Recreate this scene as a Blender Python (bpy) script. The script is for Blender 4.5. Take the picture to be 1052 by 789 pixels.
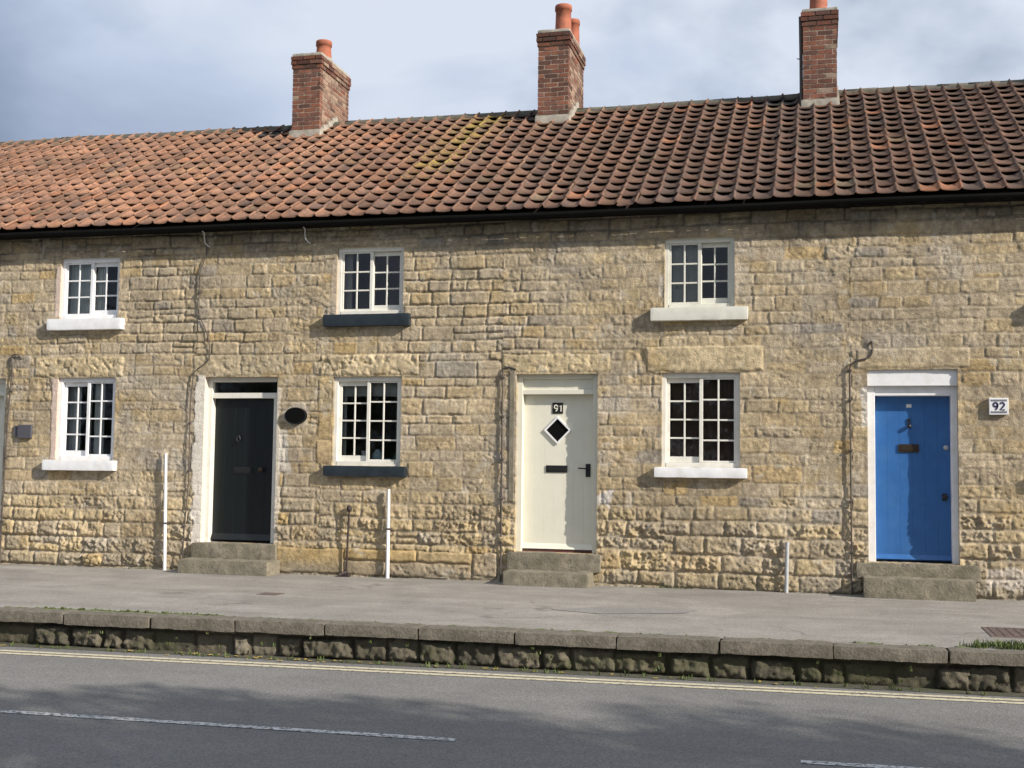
import bpy, bmesh, math, random
import numpy as np
from mathutils import Vector, Matrix

for o in list(bpy.data.objects):
    bpy.data.objects.remove(o, do_unlink=True)
S = bpy.context.scene
COL = S.collection
R = math.radians

# ------------------------------------------------------------------ camera
cd = bpy.data.cameras.new('camera')
cam = bpy.data.objects.new('camera', cd)
COL.objects.link(cam)
cd.sensor_width = 36.0
cd.lens = 42.556
cd.clip_start = 0.1
cd.clip_end = 3000
YAW, PITCH, ROLL = 0.24652555, 0.06906432, 0.01265377
_f = Vector((-math.sin(YAW) * math.cos(PITCH), math.cos(YAW) * math.cos(PITCH), math.sin(PITCH)))
_r = Vector((math.cos(YAW), math.sin(YAW), 0))
_u = _r.cross(_f)
_r2 = _r * math.cos(ROLL) + _u * math.sin(ROLL)
_u2 = -_r * math.sin(ROLL) + _u * math.cos(ROLL)
cam.matrix_world = Matrix(((_r2.x, _u2.x, -_f.x, 0), (_r2.y, _u2.y, -_f.y, -15.0),
                           (_r2.z, _u2.z, -_f.z, 1.445), (0, 0, 0, 1)))
S.camera = cam

# ------------------------------------------------------------------ light
SUN = Vector((2.4, -1.0, 1.38)).normalized()
sd = bpy.data.lights.new('sun', 'SUN')
sd.energy = 5.0
sd.angle = R(0.6)
sd.color = (1.0, 0.93, 0.82)
sun = bpy.data.objects.new('sun', sd)
COL.objects.link(sun)
sun.rotation_euler = (-SUN).to_track_quat('-Z', 'Y').to_euler()
sun.location = SUN * 60

wd = bpy.data.worlds.new('World')
S.world = wd
wd.use_nodes = True
nt = wd.node_tree
nt.nodes.clear()


def N(nt, t, **kw):
    n = nt.nodes.new(t)
    for k, v in kw.items():
        if k.startswith('i_'):
            key = k[2:]
            key = int(key) if key.isdigit() else key.replace('_', ' ')
            n.inputs[key].default_value = v
        else:
            setattr(n, k, v)
    return n


def ramp(nt, stops, interp='LINEAR'):
    n = nt.nodes.new('ShaderNodeValToRGB')
    cr = n.color_ramp
    cr.interpolation = interp
    while len(cr.elements) > 1:
        cr.elements.remove(cr.elements[-1])
    cr.elements[0].position = stops[0][0]
    cr.elements[0].color = (*stops[0][1], 1)
    for p, c in stops[1:]:
        e = cr.elements.new(p)
        e.color = (*c, 1)
    return n


def sky_world():
    L = nt.links.new
    sky = N(nt, 'ShaderNodeTexSky', sky_type='NISHITA', sun_disc=False,
            sun_elevation=math.asin(SUN.z), sun_rotation=math.atan2(SUN.x, SUN.y))
    b1 = N(nt, 'ShaderNodeBackground', i_Strength=0.085)
    L(sky.outputs[0], b1.inputs[0])
    tc = N(nt, 'ShaderNodeTexCoord')
    mp = N(nt, 'ShaderNodeMapping')
    mp.inputs['Location'].default_value = (0.3, 0.0, 0.15)
    mp.inputs['Scale'].default_value = (1.0, 1.0, 1.7)
    L(tc.outputs['Generated'], mp.inputs[0])
    n1 = N(nt, 'ShaderNodeTexNoise', i_Scale=3.0, i_Detail=6.0, i_Roughness=0.5, i_Distortion=0.4)
    L(mp.outputs[0], n1.inputs[0])
    n2 = N(nt, 'ShaderNodeTexNoise', i_Scale=7.5, i_Detail=5.0, i_Roughness=0.5)
    L(mp.outputs[0], n2.inputs[0])
    # a heavier bank of cloud stands to the west (left), clearing eastwards
    sx = N(nt, 'ShaderNodeSeparateXYZ')
    L(tc.outputs['Generated'], sx.inputs[0])
    bank = N(nt, 'ShaderNodeMapRange', i_1=-0.70, i_2=-0.30, i_3=0.27, i_4=1.0, interpolation_type='SMOOTHSTEP')
    L(sx.outputs[0], bank.inputs[0])
    low = N(nt, 'ShaderNodeMapRange', i_1=0.24, i_2=0.40, i_3=0.0, i_4=0.55)
    L(sx.outputs[2], low.inputs[0])
    ad = N(nt, 'ShaderNodeMath', operation='ADD')
    L(bank.outputs[0], ad.inputs[0])
    L(low.outputs[0], ad.inputs[1])
    ad2 = N(nt, 'ShaderNodeMath', operation='MULTIPLY_ADD', i_1=1.9, i_2=-1.12)
    L(n1.outputs[0], ad2.inputs[0])
    ad3 = N(nt, 'ShaderNodeMath', operation='ADD')
    L(ad.outputs[0], ad3.inputs[0])
    L(ad2.outputs[0], ad3.inputs[1])
    cc = ramp(nt, [(0.0, (0.155, 0.20, 0.28)), (0.35, (0.25, 0.31, 0.42)), (0.7, (0.40, 0.47, 0.60)),
                   (1.0, (0.55, 0.60, 0.69))])
    L(ad3.outputs[0], cc.inputs[0])
    b2 = N(nt, 'ShaderNodeBackground', i_Strength=1.0)
    L(cc.outputs[0], b2.inputs[0])
    cov = N(nt, 'ShaderNodeMapRange', i_1=0.38, i_2=0.62, i_3=0.50, i_4=1.0)
    L(n2.outputs[0], cov.inputs[0])
    blue = N(nt, 'ShaderNodeMapRange', i_1=-0.3, i_2=0.12, i_3=0.35, i_4=0.0)
    L(sx.outputs[0], blue.inputs[0])
    ca = N(nt, 'ShaderNodeMath', operation='ADD', use_clamp=True)
    L(cov.outputs[0], ca.inputs[0])
    L(blue.outputs[0], ca.inputs[1])
    mx = N(nt, 'ShaderNodeMixShader')
    L(ca.outputs[0], mx.inputs[0])
    L(b1.outputs[0], mx.inputs[1])
    L(b2.outputs[0], mx.inputs[2])
    out = N(nt, 'ShaderNodeOutputWorld')
    L(mx.outputs[0], out.inputs[0])


sky_world()
S.view_settings.view_transform = 'Standard'
S.view_settings.look = 'None'
S.view_settings.exposure = 0.36
S.view_settings.gamma = 1.0
S.render.engine = 'CYCLES'
S.cycles.max_bounces = 6

# ------------------------------------------------------------------ noise in numpy
def _hash(ix, iy, seed):
    h = (ix.astype(np.int64) * 374761393 + iy.astype(np.int64) * 668265263 + seed * 974634121) & 0x7fffffff
    h = ((h ^ (h >> 13)) * 1274126177) & 0x7fffffff
    h = ((h ^ (h >> 16)) * 2246822519) & 0x7fffffff
    return ((h ^ (h >> 15)) & 0xffffff) / float(0xffffff)


def vnoise(x, y, seed):
    ix = np.floor(x); iy = np.floor(y)
    fx = x - ix; fy = y - iy
    fx = fx * fx * (3 - 2 * fx); fy = fy * fy * (3 - 2 * fy)
    a = _hash(ix, iy, seed); b = _hash(ix + 1, iy, seed)
    c = _hash(ix, iy + 1, seed); d = _hash(ix + 1, iy + 1, seed)
    return (a * (1 - fx) + b * fx) * (1 - fy) + (c * (1 - fx) + d * fx) * fy


def fbm(x, y, seed, octs=4, gain=0.5):
    t = np.zeros_like(x); a = 1.0; s = 0.0
    for k in range(octs):
        t += a * (vnoise(x * 2 ** k + 17.3 * k, y * 2 ** k + 5.1 * k, seed + k) - 0.5)
        s += a; a *= gain
    return t / s * 2          # about -1..1


def sstep(a, b, x):
    t = np.clip((x - a) / (b - a), 0, 1)
    return t * t * (3 - 2 * t)


def hid(n, seed):
    return _hash(np.asarray(n), np.asarray(n) * 0 + 7, seed)

# ------------------------------------------------------------------ objects
def link(o, parent=None):
    COL.objects.link(o)
    if parent:
        o.parent = parent
    return o


def thing(name, label, cat, loc=(0, 0, 0), group=None):
    o = bpy.data.objects.new(name, None)
    o.empty_display_size = 0.2
    o.location = loc
    COL.objects.link(o)
    return tag(o, label, cat, group)


def tag(o, label=None, cat=None, group=None, kind=None):
    if label: o['label'] = label
    if cat: o['category'] = cat
    if group: o['group'] = group
    if kind: o['kind'] = kind
    return o


def place(name, me, parent=None):
    """link a mesh given in world coordinates; keep it where it is under its parent"""
    o = bpy.data.objects.new(name, me)
    COL.objects.link(o)
    if parent:
        o.parent = parent
        off = Vector((0, 0, 0))
        p = parent
        while p:
            off += p.location
            p = p.parent
        o.location = -off
    return o


class MB:
    def __init__(s):
        s.v = []; s.f = []; s.c = []; s.sm = []

    def add(s, vs, fs, col=None, smooth=False):
        b = len(s.v)
        s.v += [tuple(p) for p in vs]
        for f in fs:
            s.f.append(tuple(b + i for i in f)); s.c.append(col); s.sm.append(smooth)
        return s

    def box(s, x0, x1, y0, y1, z0, z1, col=None, jit=0):
        j = lambda: random.uniform(-jit, jit) if jit else 0
        P = [(x + j(), y + j(), z + j()) for x in (x0, x1) for y in (y0, y1) for z in (z0, z1)]
        return s.add(P, [(0, 1, 3, 2), (4, 6, 7, 5), (0, 4, 5, 1), (2, 3, 7, 6), (0, 2, 6, 4), (1, 5, 7, 3)], col)

    def cbox(s, x0, x1, y0, y1, z0, z1, c=0.004, col=None):
        """box with chamfered edges"""
        bm = bmesh.new()
        bmesh.ops.create_cube(bm, size=1)
        for v in bm.verts:
            v.co = Vector((x0 + (v.co.x + .5) * (x1 - x0), y0 + (v.co.y + .5) * (y1 - y0), z0 + (v.co.z + .5) * (z1 - z0)))
        bmesh.ops.bevel(bm, geom=list(bm.edges), offset=c, segments=1, affect='EDGES')
        bm.verts.index_update()
        s.add([v.co[:] for v in bm.verts], [[v.index for v in f.verts] for f in bm.faces], col)
        bm.free()
        return s

    def tube(s, pts, r, seg=8, col=None, cap=True):
        pts = [Vector(p) for p in pts]
        rs = r if isinstance(r, (list, tuple)) else [r] * len(pts)
        rings = []
        up = Vector((0.13, 0.9, 0.37)).normalized()
        for i, p in enumerate(pts):
            d = (pts[min(i + 1, len(pts) - 1)] - pts[max(i - 1, 0)]).normalized()
            a = d.cross(up)
            if a.length < 1e-4: a = d.cross(Vector((1, 0, 0)))
            a.normalize(); b = d.cross(a).normalized()
            rings.append([p + (a * math.cos(t) + b * math.sin(t)) * rs[i] for t in [2 * math.pi * k / seg for k in range(seg)]])
        vs = [q for ring in rings for q in ring]
        fs = []
        for i in range(len(pts) - 1):
            for k in range(seg):
                a = i * seg + k; b = i * seg + (k + 1) % seg
                fs.append((a, b, b + seg, a + seg))
        s.add(vs, fs, col, True)
        if cap:
            s.add(rings[0], [tuple(range(seg))], col)
            s.add(rings[-1], [tuple(range(seg))[::-1]], col)
        return s

    def lathe(s, prof, cx, cy, seg=20, col=None, axis='z', cz=0):
        vs = []; fs = []
        for r, h in prof:
            for k in range(seg):
                t = 2 * math.pi * k / seg
                if axis == 'z':
                    vs.append((cx + r * math.cos(t), cy + r * math.sin(t), cz + h))
                else:   # axis towards -y
                    vs.append((cx + r * math.cos(t), cy - h, cz + r * math.sin(t)))
        for i in range(len(prof) - 1):
            for k in range(seg):
                a = i * seg + k; b = i * seg + (k + 1) % seg
                fs.append((a, b, b + seg, a + seg))
        return s.add(vs, fs, col, True)

    def prism(s, poly, y0, y1, col=None):
        """polygon in x,z extruded along y"""
        n = len(poly)
        vs = [(x, y0, z) for x, z in poly] + [(x, y1, z) for x, z in poly]
        fs = [tuple(range(n)), tuple(range(n, 2 * n))[::-1]] + [(i, i + n, (i + 1) % n + n, (i + 1) % n) for i in range(n)]
        return s.add(vs, fs, col)

    def build(s, name, m, parent=None, recalc=True):
        me = bpy.data.meshes.new(name)
        me.from_pydata(s.v, [], s.f)
        if any(s.sm): me.polygons.foreach_set('use_smooth', s.sm)
        if any(c is not None for c in s.c):
            at = me.attributes.new('Col', 'FLOAT_COLOR', 'FACE')
            at.data.foreach_set('color', np.array([(*(c or (.3, .3, .3)), 1)[:4] if c is None or len(c) == 3 else c for c in s.c], dtype=np.float32).ravel())
        if recalc:
            bm = bmesh.new(); bm.from_mesh(me)
            bmesh.ops.recalc_face_normals(bm, faces=bm.faces)
            bm.to_mesh(me); bm.free()
        me.materials.append(m)
        return place(name, me, parent)


def grid_mesh(name, V, F, C, mat, smooth=True):
    me = bpy.data.meshes.new(name)
    n = len(F)
    me.vertices.add(len(V)); me.vertices.foreach_set('co', V.astype(np.float32).ravel())
    me.loops.add(n * 4); me.loops.foreach_set('vertex_index', F.astype(np.int32).ravel())
    me.polygons.add(n)
    me.polygons.foreach_set('loop_start', np.arange(0, n * 4, 4, dtype=np.int32))
    me.polygons.foreach_set('use_smooth', np.full(n, smooth))
    me.update(calc_edges=True)
    if C is not None:
        at = me.attributes.new('Col', 'FLOAT_COLOR', 'POINT')
        at.data.foreach_set('color', np.concatenate([C, np.ones((len(C), 1))], 1).astype(np.float32).ravel())
    me.validate()
    me.materials.append(mat)
    return me

# ------------------------------------------------------------------ materials
def mat(name, col=(.5, .5, .5), rough=.6, noise=.12, nscale=6, bump=0.0, bscale=60, attr=False, metal=0, spec=.4,
        dirt=None, dscale=3.0, damt=.5, coat=0, bdist=0.01, lichen=None, soot=None):
    m = bpy.data.materials.new(name); m.use_nodes = True
    t = m.node_tree; L = t.links.new
    p = t.nodes['Principled BSDF']
    p.inputs['Roughness'].default_value = rough
    p.inputs['Metallic'].default_value = metal
    p.inputs['Specular IOR Level'].default_value = spec
    if coat: p.inputs['Coat Weight'].default_value = coat
    tc = N(t, 'ShaderNodeTexCoord')
    nz = N(t, 'ShaderNodeTexNoise', i_Scale=nscale, i_Detail=6.0, i_Roughness=.6)
    L(tc.outputs['Object'], nz.inputs[0])
    mr = N(t, 'ShaderNodeMapRange', i_1=.25, i_2=.75, i_3=1 - noise, i_4=1 + noise)
    L(nz.outputs[0], mr.inputs[0])
    mul = N(t, 'ShaderNodeMix', data_type='RGBA', blend_type='MULTIPLY')
    mul.inputs['Factor'].default_value = 1
    if attr:
        a = N(t, 'ShaderNodeAttribute', attribute_name='Col')
        L(a.outputs['Color'], mul.inputs[6])
    else:
        mul.inputs[6].default_value = (*col, 1)
    L(mr.outputs[0], mul.inputs[7])
    src = mul.outputs[2]
    if dirt:
        dn = N(t, 'ShaderNodeTexNoise', i_Scale=dscale, i_Detail=8.0, i_Roughness=.65)
        L(tc.outputs['Object'], dn.inputs[0])
        dr = N(t, 'ShaderNodeMapRange', i_1=.48, i_2=.72, i_3=0.0, i_4=damt)
        L(dn.outputs[0], dr.inputs[0])
        mx = N(t, 'ShaderNodeMix', data_type='RGBA')
        L(dr.outputs[0], mx.inputs['Factor']); L(src, mx.inputs[6])
        mx.inputs[7].default_value = (*dirt, 1)
        src = mx.outputs[2]
    if soot:
        mp = N(t, 'ShaderNodeMapping'); mp.inputs['Scale'].default_value = (1.5, .55, .55)
        L(tc.outputs['Object'], mp.inputs[0])
        sn = N(t, 'ShaderNodeTexNoise', i_Scale=1.6, i_Detail=9.0, i_Roughness=.68)
        L(mp.outputs[0], sn.inputs[0])
        sr = N(t, 'ShaderNodeMapRange', i_1=.46, i_2=.72, i_3=0.0, i_4=.72)
        L(sn.outputs[0], sr.inputs[0])
        ms_ = N(t, 'ShaderNodeMix', data_type='RGBA')
        L(sr.outputs[0], ms_.inputs['Factor']); L(src, ms_.inputs[6]); ms_.inputs[7].default_value = (*soot, 1)
        src = ms_.outputs[2]
    if lichen:
        ln = N(t, 'ShaderNodeTexNoise', i_Scale=17.0, i_Detail=8.0, i_Roughness=.7)
        L(tc.outputs['Object'], ln.inputs[0])
        sm = N(t, 'ShaderNodeMath', operation='MULTIPLY_ADD', i_1=.30, i_2=0.0)
        L(a.outputs['Alpha'], sm.inputs[0]); L(ln.outputs[0], sm.inputs[2])
        lr = N(t, 'ShaderNodeMapRange', i_1=.665, i_2=.77, i_3=0.0, i_4=.8)
        L(sm.outputs[0], lr.inputs[0])
        ml = N(t, 'ShaderNodeMix', data_type='RGBA')
        L(lr.outputs[0], ml.inputs['Factor']); L(src, ml.inputs[6]); ml.inputs[7].default_value = (*lichen, 1)
        src = ml.outputs[2]
    L(src, p.inputs['Base Color'])
    if bump:
        bn = N(t, 'ShaderNodeTexNoise', i_Scale=bscale, i_Detail=5.0, i_Roughness=.6)
        L(tc.outputs['Object'], bn.inputs[0])
        b = N(t, 'ShaderNodeBump', i_Strength=bump, i_Distance=bdist)
        L(bn.outputs[0], b.inputs['Height'])
        L(b.outputs[0], p.inputs['Normal'])
    return m


def glass_mat():
    m = bpy.data.materials.new('window_glass'); m.use_nodes = True
    t = m.node_tree; L = t.links.new
    t.nodes.remove(t.nodes['Principled BSDF'])
    out = t.nodes['Material Output']
    tr = N(t, 'ShaderNodeBsdfTransparent'); tr.inputs[0].default_value = (.82, .86, .86, 1)
    gl = N(t, 'ShaderNodeBsdfGlossy', i_Roughness=0.02)
    tc = N(t, 'ShaderNodeTexCoord')
    bn = N(t, 'ShaderNodeTexNoise', i_Scale=9.0, i_Detail=1.0)
    L(tc.outputs['Object'], bn.inputs[0])
    b = N(t, 'ShaderNodeBump', i_Strength=.12, i_Distance=.01)
    L(bn.outputs[0], b.inputs['Height']); L(b.outputs[0], gl.inputs['Normal'])
    fr = N(t, 'ShaderNodeFresnel', i_IOR=1.6)
    mx = N(t, 'ShaderNodeMixShader')
    L(fr.outputs[0], mx.inputs[0]); L(tr.outputs[0], mx.inputs[1]); L(gl.outputs[0], mx.inputs[2])
    L(mx.outputs[0], out.inputs[0])
    return m


def tarmac(name, base, light, dark, streak, patch, tint=(1, 1, 1), spots=False):
    m = bpy.data.materials.new(name); m.use_nodes = True
    t = m.node_tree; L = t.links.new
    p = t.nodes['Principled BSDF']; p.inputs['Roughness'].default_value = .9
    p.inputs['Specular IOR Level'].default_value = .25
    tc = N(t, 'ShaderNodeTexCoord')
    vo = N(t, 'ShaderNodeTexVoronoi', i_Scale=85.0)
    L(tc.outputs['Object'], vo.inputs[0])
    r1 = ramp(t, [(0, tuple(dark * c for c in tint)), (.5, tuple(base * c for c in tint)), (1, tuple(light * c for c in tint))])
    L(vo.outputs['Color'], r1.inputs[0])
    mp = N(t, 'ShaderNodeMapping'); mp.inputs['Scale'].default_value = (.35, 2.2, 1)
    L(tc.outputs['Object'], mp.inputs[0])
    n1 = N(t, 'ShaderNodeTexNoise', i_Scale=1.3, i_Detail=8.0, i_Roughness=.6)
    L(mp.outputs[0], n1.inputs[0])
    m1 = N(t, 'ShaderNodeMapRange', i_1=.3, i_2=.7, i_3=1 - streak, i_4=1 + streak)
    L(n1.outputs[0], m1.inputs[0])
    n2 = N(t, 'ShaderNodeTexNoise', i_Scale=1.1, i_Detail=10.0, i_Roughness=.7, i_Distortion=.6)
    L(tc.outputs['Object'], n2.inputs[0])
    m2 = N(t, 'ShaderNodeMapRange', i_1=.32, i_2=.68, i_3=1 - patch, i_4=1 + patch)
    L(n2.outputs[0], m2.inputs[0])
    mm = N(t, 'ShaderNodeMath', operation='MULTIPLY')
    L(m1.outputs[0], mm.inputs[0]); L(m2.outputs[0], mm.inputs[1])
    mul = N(t, 'ShaderNodeMix', data_type='RGBA', blend_type='MULTIPLY'); mul.inputs['Factor'].default_value = 1
    L(r1.outputs[0], mul.inputs[6]); L(mm.outputs[0], mul.inputs[7])
    L(mul.outputs[2], p.inputs['Base Color'])
    if spots:
        # blackened chewing gum and oil spots, and hairline cracks
        v2 = N(t, 'ShaderNodeTexVoronoi', i_Scale=2.3)
        L(tc.outputs['Object'], v2.inputs[0])
        r2 = N(t, 'ShaderNodeMapRange', i_1=.03, i_2=.10, i_3=.45, i_4=0.0)
        L(v2.outputs['Distance'], r2.inputs[0])
        wn = N(t, 'ShaderNodeTexNoise', i_Scale=1.7, i_Detail=4.0)
        L(tc.outputs['Object'], wn.inputs[0])
        ofs = N(t, 'ShaderNodeMix', data_type='RGBA', blend_type='ADD'); ofs.inputs['Factor'].default_value = .45
        L(tc.outputs['Object'], ofs.inputs[6]); L(wn.outputs['Color'], ofs.inputs[7])
        v3 = N(t, 'ShaderNodeTexVoronoi', feature='DISTANCE_TO_EDGE', i_Scale=.55)
        L(ofs.outputs[2], v3.inputs[0])
        r3 = N(t, 'ShaderNodeMapRange', i_1=.002, i_2=.010, i_3=.55, i_4=0.0)
        L(v3.outputs['Distance'], r3.inputs[0])
        n4 = N(t, 'ShaderNodeTexNoise', i_Scale=.9, i_Detail=3.0)
        L(tc.outputs['Object'], n4.inputs[0])
        r4 = N(t, 'ShaderNodeMapRange', i_1=.5, i_2=.6, i_3=0.0, i_4=1.0)
        L(n4.outputs[0], r4.inputs[0])
        m4 = N(t, 'ShaderNodeMath', operation='MULTIPLY'); L(r3.outputs[0], m4.inputs[0]); L(r4.outputs[0], m4.inputs[1])
        m5 = N(t, 'ShaderNodeMath', operation='MAXIMUM'); L(r2.outputs[0], m5.inputs[0]); L(m4.outputs[0], m5.inputs[1])
        mk = N(t, 'ShaderNodeMix', data_type='RGBA')
        L(m5.outputs[0], mk.inputs['Factor']); L(mul.outputs[2], mk.inputs[6])
        mk.inputs[7].default_value = (dark * .55, dark * .53, dark * .5, 1)
        L(mk.outputs[2], p.inputs['Base Color'])
    b = N(t, 'ShaderNodeBump', i_Strength=.5, i_Distance=.006)
    L(vo.outputs['Distance'], b.inputs['Height']); L(b.outputs[0], p.inputs['Normal'])
    return m


def worn_paint(name, col, thr=.42):
    """road paint worn through in specks"""
    m = bpy.data.materials.new(name); m.use_nodes = True
    t = m.node_tree; L = t.links.new
    p = t.nodes['Principled BSDF']; p.inputs['Roughness'].default_value = .8
    tc = N(t, 'ShaderNodeTexCoord')
    n = N(t, 'ShaderNodeTexNoise', i_Scale=22.0, i_Detail=9.0, i_Roughness=.75)
    L(tc.outputs['Object'], n.inputs[0])
    r = ramp(t, [(thr, (.10, .10, .10)), (thr + .1, col)])
    L(n.outputs[0], r.inputs[0]); L(r.outputs[0], p.inputs['Base Color'])
    return m


M = dict(
    stone=mat('limestone', attr=True, rough=.92, noise=.24, nscale=48, bump=.9, bscale=62, spec=.15, bdist=.012),
    rubble=mat('mossy_rubble', attr=True, rough=.95, noise=.22, nscale=30, bump=.6, bscale=80, spec=.15, bdist=.015),
    tile=mat('pantile_clay', attr=True, rough=.85, noise=.22, nscale=22, bump=.35, bscale=70, spec=.25,
             dirt=(.085, .070, .056), dscale=13, damt=.9, bdist=.008, lichen=(.31, .235, .055), soot=(.055, .046, .040)),
    tileback=mat('clay_under', (.05, .035, .03), .9),
    ridge=mat('ridge_tile_old', (.10, .088, .072), .92, .35, 14, .5, 50, dirt=(.07, .085, .035), dscale=6, damt=.8),
    mortar=mat('mortar_fillet', (.36, .33, .28), .92, .25, 12, .5, 50, dirt=(.16, .15, .12), dscale=5, damt=.7),
    brick=mat('chimney_brick', attr=True, rough=.88, noise=.25, nscale=26, bump=.4, bscale=80, spec=.2,
              dirt=(.06, .048, .04), dscale=6, damt=.7),
    pot=mat('terracotta_pot', (.36, .115, .065), .8, .15, 9, .2, 40, dirt=(.13, .07, .05), dscale=6, damt=.75),
    gutter=mat('black_gutter', (.008, .008, .008), .85, .2, 8, spec=.1),
    white=mat('white_paint', (.76, .76, .78), .5, .05, 5, .15, 40, dirt=(.58, .55, .48), dscale=9, damt=.45),
    offwhite=mat('off_white_paint', (.70, .68, .62), .5, .05, 5, .15, 40, dirt=(.50, .46, .38), dscale=9, damt=.45),
    cream=mat('cream_paint', (.67, .65, .55), .42, .04, 4, .08, 30, dirt=(.58, .55, .45), dscale=6, damt=.3),
    greycream=mat('grey_white_paint', (.64, .63, .56), .5, .06, 4, .1, 30, dirt=(.46, .43, .36), dscale=8, damt=.5),
    blue=mat('blue_door_paint', (.030, .118, .33), .36, .10, 5, .12, 25, dirt=(.055, .16, .36), dscale=4, damt=.5),
    darkgreen=mat('black_green_paint', (.0035, .006, .007), .38, .15, 5, .08, 25),
    navy=mat('dark_slate_paint', (.016, .024, .032), .45, .25, 8, .3, 40),
    black=mat('black_iron', (.012, .012, .013), .4, .2, 20),
    iron=mat('rusty_iron', (.035, .022, .022), .6, .4, 20, .3, 60),
    bronze=mat('dark_bronze', (.05, .035, .025), .4, .3, 20, metal=.5),
    cable=mat('cable_dark', (.075, .062, .055), .65, .3, 10),
    wire=mat('pale_wire', (.6, .6, .6), .5),
    pole=mat('white_plastic', (.78, .77, .78), .4, .06, 8, dirt=(.55, .5, .45), dscale=10, damt=.4),
    zinc=mat('grey_pipe', (.42, .43, .44), .5, .2, 12, metal=.2),
    slate=mat('slate_plaque', (.075, .075, .09), .55, .12, 15),
    gloss=mat('black_plaque', (.004, .004, .004), .8, .1, 15, spec=.08),
    step=mat('step_stone', (.215, .19, .145), .92, .4, 20, .9, 40, dirt=(.105, .10, .07), dscale=5, damt=.85, spec=.2),
    kerb=mat('kerb_stone', (.155, .138, .112), .92, .38, 20, .9, 45, dirt=(.10, .09, .07), dscale=3, damt=.7, spec=.2),
    glass=glass_mat(),
    room=mat('room_plaster', (.42, .32, .25), .9, .2, 2),
    curtain=mat('net_curtain', (.78, .77, .75), .9, .1, 20),
    brown=mat('brown_curtain', (.16, .095, .075), .9, .1, 20),
    blind=mat('roller_blind', (.5, .47, .44), .9, .1, 20),
    china=mat('white_china', (.7, .7, .68), .25),
    bluechina=mat('blue_china', (.45, .58, .66), .25),
    greenglass=mat('green_jar', (.10, .2, .12), .2),
    numblack=mat('number_black', (.012, .011, .008), .35),
    numcream=mat('number_cream', (.75, .73, .65), .5),
    tilewhite=mat('ceramic_white', (.75, .75, .76), .25),
    tilemark=mat('ceramic_ink', (.05, .045, .10), .3),
    grey=mat('ceramic_border', (.16, .16, .19), .4),
    road=tarmac('road_asphalt', .168, .22, .12, .07, .09, (1.03, 1.0, .96)),
    pave=tarmac('pavement_asphalt', .255, .32, .19, .14, .20, (1.0, .935, .85), True),
    patchm=tarmac('pavement_patch', .225, .29, .165, .05, .16, (1.0, .955, .90)),
    yellow=worn_paint('yellow_line_paint', (.54, .48, .34), .38),
    whiteline=worn_paint('white_line_paint', (.58, .58, .57), .43),
    grit=mat('gutter_grit', (.085, .08, .06), .95, .4, 30, .6, 90, dirt=(.06, .075, .03), dscale=4, damt=.9),
    ground=mat('field_ground', (.06, .08, .035), .95, .3, 1.0),
    grassm=mat('grass_blade', (.085, .115, .030), .7, .35, 18),
    moss=mat('moss', (.10, .125, .035), .95, .4, 25, .5, 60),
    leafy=mat('dry_leaf', (.38, .28, .07), .7, .4, 10),
    crown=mat('tree_leaf', (.06, .095, .03), .7, .35, 3),
    bark=mat('bark', (.10, .075, .055), .9, .3, 8, .5, 30),
    cover=mat('iron_cover', (.13, .095, .085), .75, .35, 14, .4, 50),
    lead=mat('lead_grey', (.33, .32, .29), .85, .2, 10, .3, 30),
    redline=mat('red_sill_trim', (.11, .03, .025), .6),
)

# ------------------------------------------------------------------ what stands where on the front (metres: x along, z up, wall face y = 0)
BOUND = [-15.3, -8.24, -3.90, 0.41, 5.2]
WINDOWS = [  # x0, x1, z0, z1
    dict(h=0, x0=-10.41, x1=-9.475, z0=3.46, z1=4.335, rows=3, slide='R', paint='white', sill=(-10.62, -9.43, 3.30, 3.462), sp='white'),
    dict(h=0, x0=-10.39, x1=-9.475, z0=1.475, z1=2.635, rows=4, slide='L', paint='white', sill=(-10.61, -9.475, 1.33, 1.475), sp='white'),
    dict(h=1, x0=-6.205, x1=-5.265, z0=3.445, z1=4.36, rows=3, slide='R', paint='offwhite', sill=(-6.40, -5.185, 3.285, 3.447), sp='navy'),
    dict(h=1, x0=-6.22, x1=-5.265, z0=1.445, z1=2.625, rows=4, slide='L', paint='offwhite', sill=(-6.35, -5.205, 1.305, 1.445), sp='navy'),
    dict(h=2, x0=-1.826, x1=-0.965, z0=3.445, z1=4.335, rows=3, slide='R', paint='greycream', sill=(-2.005, -0.805, 3.285, 3.45), sp='greycream'),
    dict(h=2, x0=-1.855, x1=-0.90, z0=1.475, z1=2.645, rows=4, slide='L', paint='offwhite', sill=(-1.95, -0.82, 1.35, 1.475), sp='white'),
    dict(h=3, x0=2.64, x1=3.55, z0=3.445, z1=4.335, rows=3, slide='R', paint='white', sill=(2.44, 3.72, 3.285, 3.45), sp='white'),
    dict(h=3, x0=2.62, x1=3.57, z0=1.475, z1=2.645, rows=4, slide='L', paint='white', sill=(2.48, 3.70, 1.34, 1.475), sp='white'),
]
DOORS = [(-12.20, -11.235, 0.38, 2.63), (-8.10, -7.02, 0.385, 2.63), (-3.715, -2.66, 0.385, 2.64), (0.595, 1.612, 0.385, 2.665)]
OPEN = [(w['x0'], w['x1'], w['z0'], w['z1']) for w in WINDOWS] + DOORS

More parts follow.
